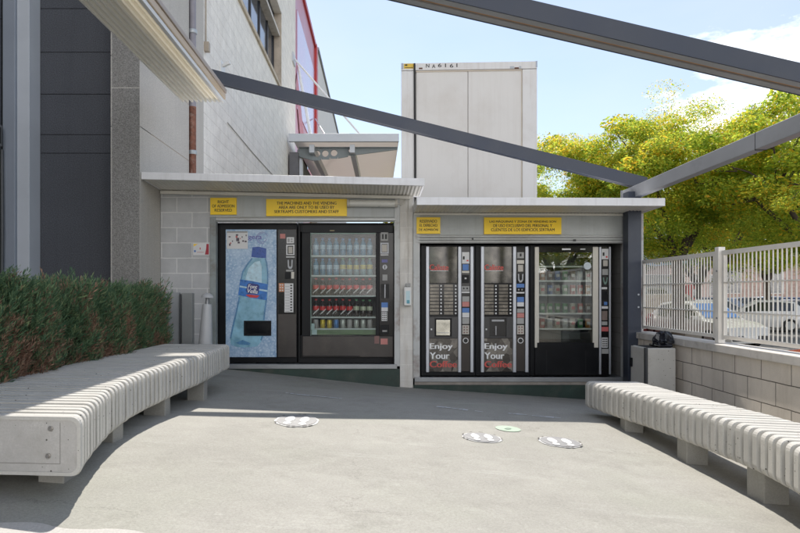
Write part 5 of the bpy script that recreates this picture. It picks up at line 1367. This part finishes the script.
# ------------------------------------------------------------------ parked cars
tyre_m = mat('tyre_rubber', (.018,.018,.018), .8); rim_m = mat('car_rim', (.40,.41,.42), .35, metal=.7); car_glass = mat('car_glass', (.025,.03,.035), .06, spec=1.0, world=False)
head_m = mat('headlight_glass', (.60,.62,.64), .15); tail_m = mat('taillight_red', (.45,.02,.02), .25); trim_m = mat('dark_bumper', (.03,.03,.032), .6)
def car(label, paint, L=4.0, W=1.72, Hh=1.48, van=False, loc=(0,0,0), rot=0.0, screen=None, grp='cars parked beyond the fence'):
    t = thing('parked_car', label, 'car', (0,0,0), grp)
    # stations along the length (front at +x): x, belt height, roof height or None
    if van: prof = [(-.5,.62,.95),(-.485,.95,1.0),(-.47,1.02,Hh-.10),(-.43,1.04,Hh-.02),(-.1,1.05,Hh),(.10,1.05,Hh-.02),(.27,1.0,1.02),(.40,.93,.94),(.485,.74,.75),(.5,.55,.56)]
    else: prof = [(-.5,.60,.62),(-.485,.86,.90),(-.455,.94,1.02),(-.36,.96,Hh-.08),(-.2,.95,Hh),(.02,.93,Hh-.02),(.23,.90,.92),(.38,.84,.85),(.48,.70,.71),(.5,.52,.53)]
    rings = []; b_ = MB()
    for fx_, zbelt, ztop in prof:
        x = fx_*L; e = 1-.16*max(0,(abs(fx_)-.40)/.10)**2
        w = W/2*e; cab = max(0.0, ztop-zbelt); wt = w*(.93-.20*min(1,cab/.5))
        rings.append([(x,-w*.92,.22),(x,-w,.42),(x,-w,.62*min(1,zbelt/.7)),(x,-w*.955,zbelt),(x,-wt,ztop-.03 if cab > .1 else ztop),(x,-wt*.86,ztop+.012),
                      (x,wt*.86,ztop+.012),(x,wt,ztop-.03 if cab > .1 else ztop),(x,w*.955,zbelt),(x,w,.62*min(1,zbelt/.7)),(x,w,.42),(x,w*.92,.22)])
    m_ = 12; vs = [p for r in rings for p in r]
    b_.add(vs, [(k*m_+q,k*m_+(q+1)%m_,(k+1)*m_+(q+1)%m_,(k+1)*m_+q) for k in range(len(rings)-1) for q in range(m_)]+[tuple(range(m_))[::-1], tuple((len(rings)-1)*m_+q for q in range(m_))], True)
    o = b_.build('body', paint, t); es = o.modifiers.new('split','EDGE_SPLIT'); es.split_angle = math.radians(38)
    # glass, slightly proud of the body
    def side(g_, k0, k1, s_, lo=.06, hi=.10):
        pts = []
        for k, f in ((k0,lo),(k1,lo),(k1,1-hi),(k0,1-hi)):
            i = int(k); fr = k-i; A,B = rings[i], rings[min(i+1,len(rings)-1)]
            a,c = (3,4) if s_ < 0 else (8,7)
            pb = Vector(A[a]).lerp(Vector(B[a]), fr); pt_ = Vector(A[c]).lerp(Vector(B[c]), fr); q = pb.lerp(pt_, f); q.y += s_*.008; pts.append(q)
        g_.add(pts, [(0,1,2,3)])
    ci = [k for k,p in enumerate(prof) if p[2]-p[1] > .3]; a, c = ci[0], ci[-1]
    for s_ in (-1,1):
        for q in ((a+.08, a+(c-a)*.48, s_), (a+(c-a)*.53, c+.0, s_), (c+.03, c+.55, s_, .06, .25)):
            g_ = MB(); side(g_, *q); g_.build('side_window', car_glass, t)
    def cross(k0, k1, sx):
        pts = []
        for k, ys in ((k0,-1),(k0,1),(k1,1),(k1,-1)):
            i = int(k); fr = k-i; A,B = rings[i], rings[min(i+1,len(rings)-1)]; j = 5 if ys < 0 else 6
            q = Vector(A[j]).lerp(Vector(B[j]), fr); q += Vector((sx*.010,0,.010)); pts.append(q)
        return pts
    w_ = MB(); w_.add(cross(c+.10, c+.90, 1), [(0,1,2,3)]); w_.build('windscreen', screen or car_glass, t)
    w_ = MB(); w_.add(cross(a-.9, a-.12, -1), [(0,1,2,3)]); w_.build('rear_window', car_glass, t)
    for sx in (-.31, .31):
        for s_ in (-1,1):
            wb = MB(); wb.tube([(sx*L, s_*(W/2-.19),.31),(sx*L, s_*(W/2+.012),.31)], .31, 18); wo = wb.build('wheel', tyre_m, t)
            rb = MB(); rb.tube([(sx*L, s_*(W/2+.005),.31),(sx*L, s_*(W/2+.022),.31)], .20, 14); rb.build('rim', rim_m, wo)
    for s_ in (-1,1):
        hb = MB(); hb.box(.452*L,.487*L, s_*W*.27, s_*W*.455,.58,.72); hb.build('headlight', head_m, t, .02)
        tb = MB(); tb.box(-.497*L,-.462*L, s_*W*.33, s_*W*.47,.72,.92 if not van else 1.15); tb.build('taillight', tail_m, t, .015)
        mb_ = MB(); mb_.box(.15*L,.19*L, s_*W*.50, s_*W*.60,.93,1.05); mb_.build('mirror', paint, t, .02)
    bb_ = MB(); bb_.box(.47*L,.505*L,-W*.38,W*.38,.28,.46); bb_.box(-.505*L,-.47*L,-W*.38,W*.38,.30,.48); bb_.build('bumper', trim_m, t, .03)
    MB().box(.504*L,.509*L,-.26,.26,.36,.46).build('number_plate', label_white, t); MB().box(-.509*L,-.504*L,-.26,.26,.52,.62).build('number_plate', label_white, t)
    t.location = loc; t.rotation_euler = (0,0,rot); return t
def paint(nm, c, metal=.25): return mat('car_paint_'+nm, c, .28, metal=metal, var=.03, scale=2, coat=.7, world=False)
def cl(px, y): return (fx(px,y), y, GZ)
car('beige small van seen between the fence bars behind the tree trunk', paint('beige',(.50,.44,.36)), 4.2, 1.8, 1.78, True, cl(676,26.4), math.radians(-28))
car('white car with a blue sunshade in its windscreen by the fence post', paint('white',(.52,.52,.51),0), 4.1, 1.75, 1.52, False, cl(704,22.0), math.radians(-78), mat('blue_sunshade', (.08,.20,.46), .35))
car('white hatchback parked side on to the right of the fence post', paint('pure_white',(.62,.62,.62),0), 4.1, 1.76, 1.48, False, cl(757,30.5), math.radians(152))
car('pinkish silver car parked beside the white hatchback', paint('pinkish_silver',(.42,.36,.36)), 4.2, 1.78, 1.47, False, cl(790,34.5), math.radians(110))
car('dark car whose roof shows behind the pinkish silver car', paint('charcoal',(.04,.042,.05)), 4.3, 1.8, 1.6, False, cl(772,40), math.radians(20))
car('dark car behind the fence post beside the white hatchback', paint('dark_blue',(.03,.04,.07)), 4.1, 1.75, 1.55, False, cl(727,36), math.radians(-60))
car('red car at the left end of the fence', paint('red',(.40,.03,.03),0), 4.0, 1.75, 1.48, False, cl(620,23.5), math.radians(60))
car('low red car at the right edge behind the bars', paint('dark_red',(.30,.02,.03),0), 4.0, 1.75, 1.42, False, (8.05,9.5,GZ), math.radians(176))
car('grey van with tall windows behind the tree trunk', paint('grey',(.30,.31,.33)), 4.9, 1.9, 2.1, True, cl(648,34), math.radians(-70))
car('silver car half hidden behind the beige van', paint('silver',(.45,.46,.47)), 4.2, 1.76, 1.47, False, cl(718,33), math.radians(15))
car('black estate car behind the white hatchback near the brick building', paint('black',(.015,.015,.017)), 4.5, 1.8, 1.5, False, cl(752,46), math.radians(5))
car('navy car at the back right of the car park', paint('navy',(.02,.03,.08)), 4.2, 1.76, 1.5, False, cl(796,47), math.radians(-12))
car('brown car far behind the blue sunshade', paint('brown',(.10,.06,.045)), 4.2, 1.76, 1.52, False, cl(690,46), math.radians(168))
car('small red car in the back row between two trees', paint('bright_red',(.42,.03,.03),0), 3.8, 1.68, 1.45, False, cl(742,52), math.radians(100))
car('white small car in the back row before the brick building', paint('back_white',(.70,.70,.68),0), 3.8, 1.68, 1.45, False, cl(770,53), math.radians(80))
car('dark grey car in the back row left of the fence post', paint('slate',(.06,.065,.075)), 4.1, 1.72, 1.5, False, cl(712,50), math.radians(95))
t = thing('concrete_barrier', 'low white barrier block on the parking ground before the hatchback', 'barrier', cl(741,22.5))
x0_,x1_ = fx(727,22.5), fx(757,22.5); b_ = MB()
b_.hexa([(x0_,22.3,GZ),(x1_,22.3,GZ),(x1_,22.8,GZ),(x0_,22.8,GZ),(x0_+.03,22.4,GZ+.42),(x1_-.03,22.4,GZ+.42),(x1_-.03,22.7,GZ+.42),(x0_+.03,22.7,GZ+.42)]); b_.build('block', white_wall_paint, t, .02)
MB().box(x0_+.2, x1_-.2, 22.29, 22.31, GZ, GZ+.06).build('foot_slot', joint_dark, t)
# red van with a box body farther back
t = thing('delivery_truck', 'white box truck with a red tail far behind the tree trunk', 'truck', cl(668,44))
X_ = fx(664,44); b_ = MB(); b_.box(X_-2.3, X_+1.5, 44, 46.2, GZ+.6, GZ+3.1); b_.build('box_body', mat('truck_white', (.55,.56,.57), .5), t, .04)
MB().box(X_+1.52, X_+2.6, 44.05, 46.1, GZ+.5, GZ+2.4).build('cab', mat('truck_red', (.50,.04,.035), .4), t, .08)
MB().box(X_+2.0, X_+2.5, 44.03, 44.05, GZ+1.5, GZ+2.1).build('cab_window', car_glass, t)
b_ = MB()
for dx in (-1.5, 1.7): b_.tube([(X_+dx,44.0,GZ+.45),(X_+dx,44.3,GZ+.45)], .45, 16)
b_.build('wheel', tyre_m, t)

# ------------------------------------------------------------------ far buildings and slope
brick = block_mat('far_brick', 'x', (.46,.30,.24), (.50,.42,.36), row=.16, width=.42, var=.18, msize=.02, bstr=.1)
def far_building(name, label, x0, x1, y, h, m, rows, cols_, wm, roof=None, rh=.5, door=False):
    t = thing(name, label, 'building', ((x0+x1)/2, y, GZ)); MB().box(x0,x1,y,y+9,GZ,GZ+h).build('wall', m, t)
    MB().box(x0-.3,x1+.3,y-.3,y+9.3,GZ+h,GZ+h+rh).build('roof', roof or coping_mat, t)
    for r in range(rows):
        for c in range(cols_):
            xa = lerp(x0,x1,(c+.28)/cols_); xb = lerp(x0,x1,(c+.72)/cols_); za = GZ+h*(r+.35)/rows; zb_ = GZ+h*(r+.80)/rows
            w_ = MB(); w_.box(xa,xb,y-.04,y+.0,za,zb_); o = w_.build('window', wm, t); MB().box(xa+.08,xb-.08,y-.05,y-.041,za+.08,zb_-.08).build('pane', car_glass, o)
    return t
far_building('brick_building', 'long pinkish brick building behind the parked cars', 33, 62, 62, 5.0, brick, 1, 7, white_wall_paint)
far_building('blue_roofed_building', 'pale building with a pale blue roof left of the fence post', 27.0, 31.8, 58, 4.4, mat('peach_wall', (.55,.42,.36), .8), 1, 3, white_wall_paint, mat('pale_blue_roof', (.34,.46,.58), .6), .9)
far_building('pale_apartment_block', 'pale apartment block behind the trees at the left end of the fence', 17, 26.5, 64, 6.5, white_wall_paint, 2, 4, mat('beige_shutter', (.45,.40,.33), .7), coping_mat)
b_ = MB(); hr2 = random.Random(2); n = 40; vs = []
for i in range(n+1):
    x = lerp(-60, 160, i/n); h = 4.5+1.6*math.sin(i*.7)+.8*math.sin(i*1.9); vs += [(x,88,GZ-.2),(x,100,GZ+h*.7),(x,125,GZ+h)]
b_.add(vs, [(3*i+k,3*i+k+1,3*i+k+4,3*i+k+3) for i in range(n) for k in range(2)], True)
tag(b_.build('hills', mat('far_green_slope', (.10,.125,.05), .95, var=.35, scale=.25)), kind='structure')

# ------------------------------------------------------------------ sun, sky, camera
sd = Vector((.07, -.86, -1.0)).normalized()
elev = math.asin(-sd.z); azim = math.atan2(-sd.x, -sd.y)
sun = bpy.data.lights.new('sun', 'SUN'); sun.energy = 2.9; sun.angle = math.radians(.53); sun.color = (1.0, .94, .855)
so = bpy.data.objects.new('sun', sun); COL.objects.link(so); so.rotation_euler = sd.to_track_quat('-Z','Y').to_euler(); so.location = (-3, 12, 25)
wd = bpy.data.worlds.new('World'); scene.world = wd; wd.use_nodes = True; nt = wd.node_tree; nt.nodes.clear()
out = nt.nodes.new('ShaderNodeOutputWorld'); bg = nt.nodes.new('ShaderNodeBackground'); nt.links.new(bg.outputs[0], out.inputs[0])
sky = nt.nodes.new('ShaderNodeTexSky'); sky.sky_type = 'NISHITA'; sky.sun_disc = False; sky.sun_elevation = elev; sky.sun_rotation = azim
sky.air_density = 1.0; sky.dust_density = .25; sky.ozone_density = 1.4; sky.altitude = 50
tcn = nt.nodes.new('ShaderNodeTexCoord'); mp = nt.nodes.new('ShaderNodeMapping'); mp.inputs['Scale'].default_value = (1,1,2.6); nt.links.new(tcn.outputs['Generated'], mp.inputs[0])
n1 = noise(nt, mp.outputs[0], 4.2, 9, .62)
dv = nt.nodes.new('ShaderNodeVectorMath'); dv.operation = 'DOT_PRODUCT'; nt.links.new(tcn.outputs['Generated'], dv.inputs[0]); dv.inputs[1].default_value = Vector((.58,1,.265)).normalized()
mk = ramp(nt, dv.outputs['Value'], [(.984,0.0),(.998,1.0)])
cl_ = math_n(nt, 'ADD', n1, math_n(nt, 'MULTIPLY', mk, .25))
cf = ramp(nt, cl_, [(.60,0.0),(.72,1.0)])
veil = ramp(nt, noise(nt, mp.outputs[0], 1.6, 5), [(.35,.22),(.80,.50)])
cc = mixc(nt, veil, sky.outputs[0], (5.9,6.2,6.9))
cc = mixc(nt, cf, cc, (11.0,11.0,11.1))
# bright unseen clouds added low behind the viewer to light the kiosk front
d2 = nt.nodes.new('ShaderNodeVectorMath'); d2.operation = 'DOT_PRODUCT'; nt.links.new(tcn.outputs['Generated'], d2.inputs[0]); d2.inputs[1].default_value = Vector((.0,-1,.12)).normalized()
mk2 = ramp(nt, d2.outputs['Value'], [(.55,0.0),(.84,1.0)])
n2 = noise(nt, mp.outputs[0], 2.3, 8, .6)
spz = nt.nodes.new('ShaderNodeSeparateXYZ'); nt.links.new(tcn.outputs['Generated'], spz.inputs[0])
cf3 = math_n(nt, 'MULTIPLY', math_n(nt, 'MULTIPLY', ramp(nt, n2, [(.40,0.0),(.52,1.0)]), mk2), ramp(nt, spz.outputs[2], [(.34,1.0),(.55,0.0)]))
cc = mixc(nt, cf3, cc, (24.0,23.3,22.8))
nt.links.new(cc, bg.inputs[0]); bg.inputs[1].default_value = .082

cam = bpy.data.cameras.new('camera'); co = bpy.data.objects.new('camera', cam); COL.objects.link(co); scene.camera = co
co.location = (0,0,EYE); co.rotation_euler = (math.radians(90),0,0)
cam.sensor_width = 36; cam.lens = 36*FOC/800; cam.shift_x = (400-VX)/800; cam.shift_y = -(266.5-VY)/800; cam.clip_start = .05; cam.clip_end = 2000
vs_ = scene.view_settings; vs_.view_transform = 'Standard'; vs_.look = 'None'; vs_.exposure = 1.07; vs_.gamma = 1; vs_.use_curve_mapping = False
scene.render.engine = 'CYCLES'; cy_ = scene.cycles; cy_.use_denoising = True; cy_.max_bounces = 8; cy_.diffuse_bounces = 4; cy_.glossy_bounces = 4; cy_.transmission_bounces = 6; cy_.transparent_max_bounces = 10
cy_.sample_clamp_indirect = 6; cy_.caustics_reflective = False; cy_.caustics_refractive = False
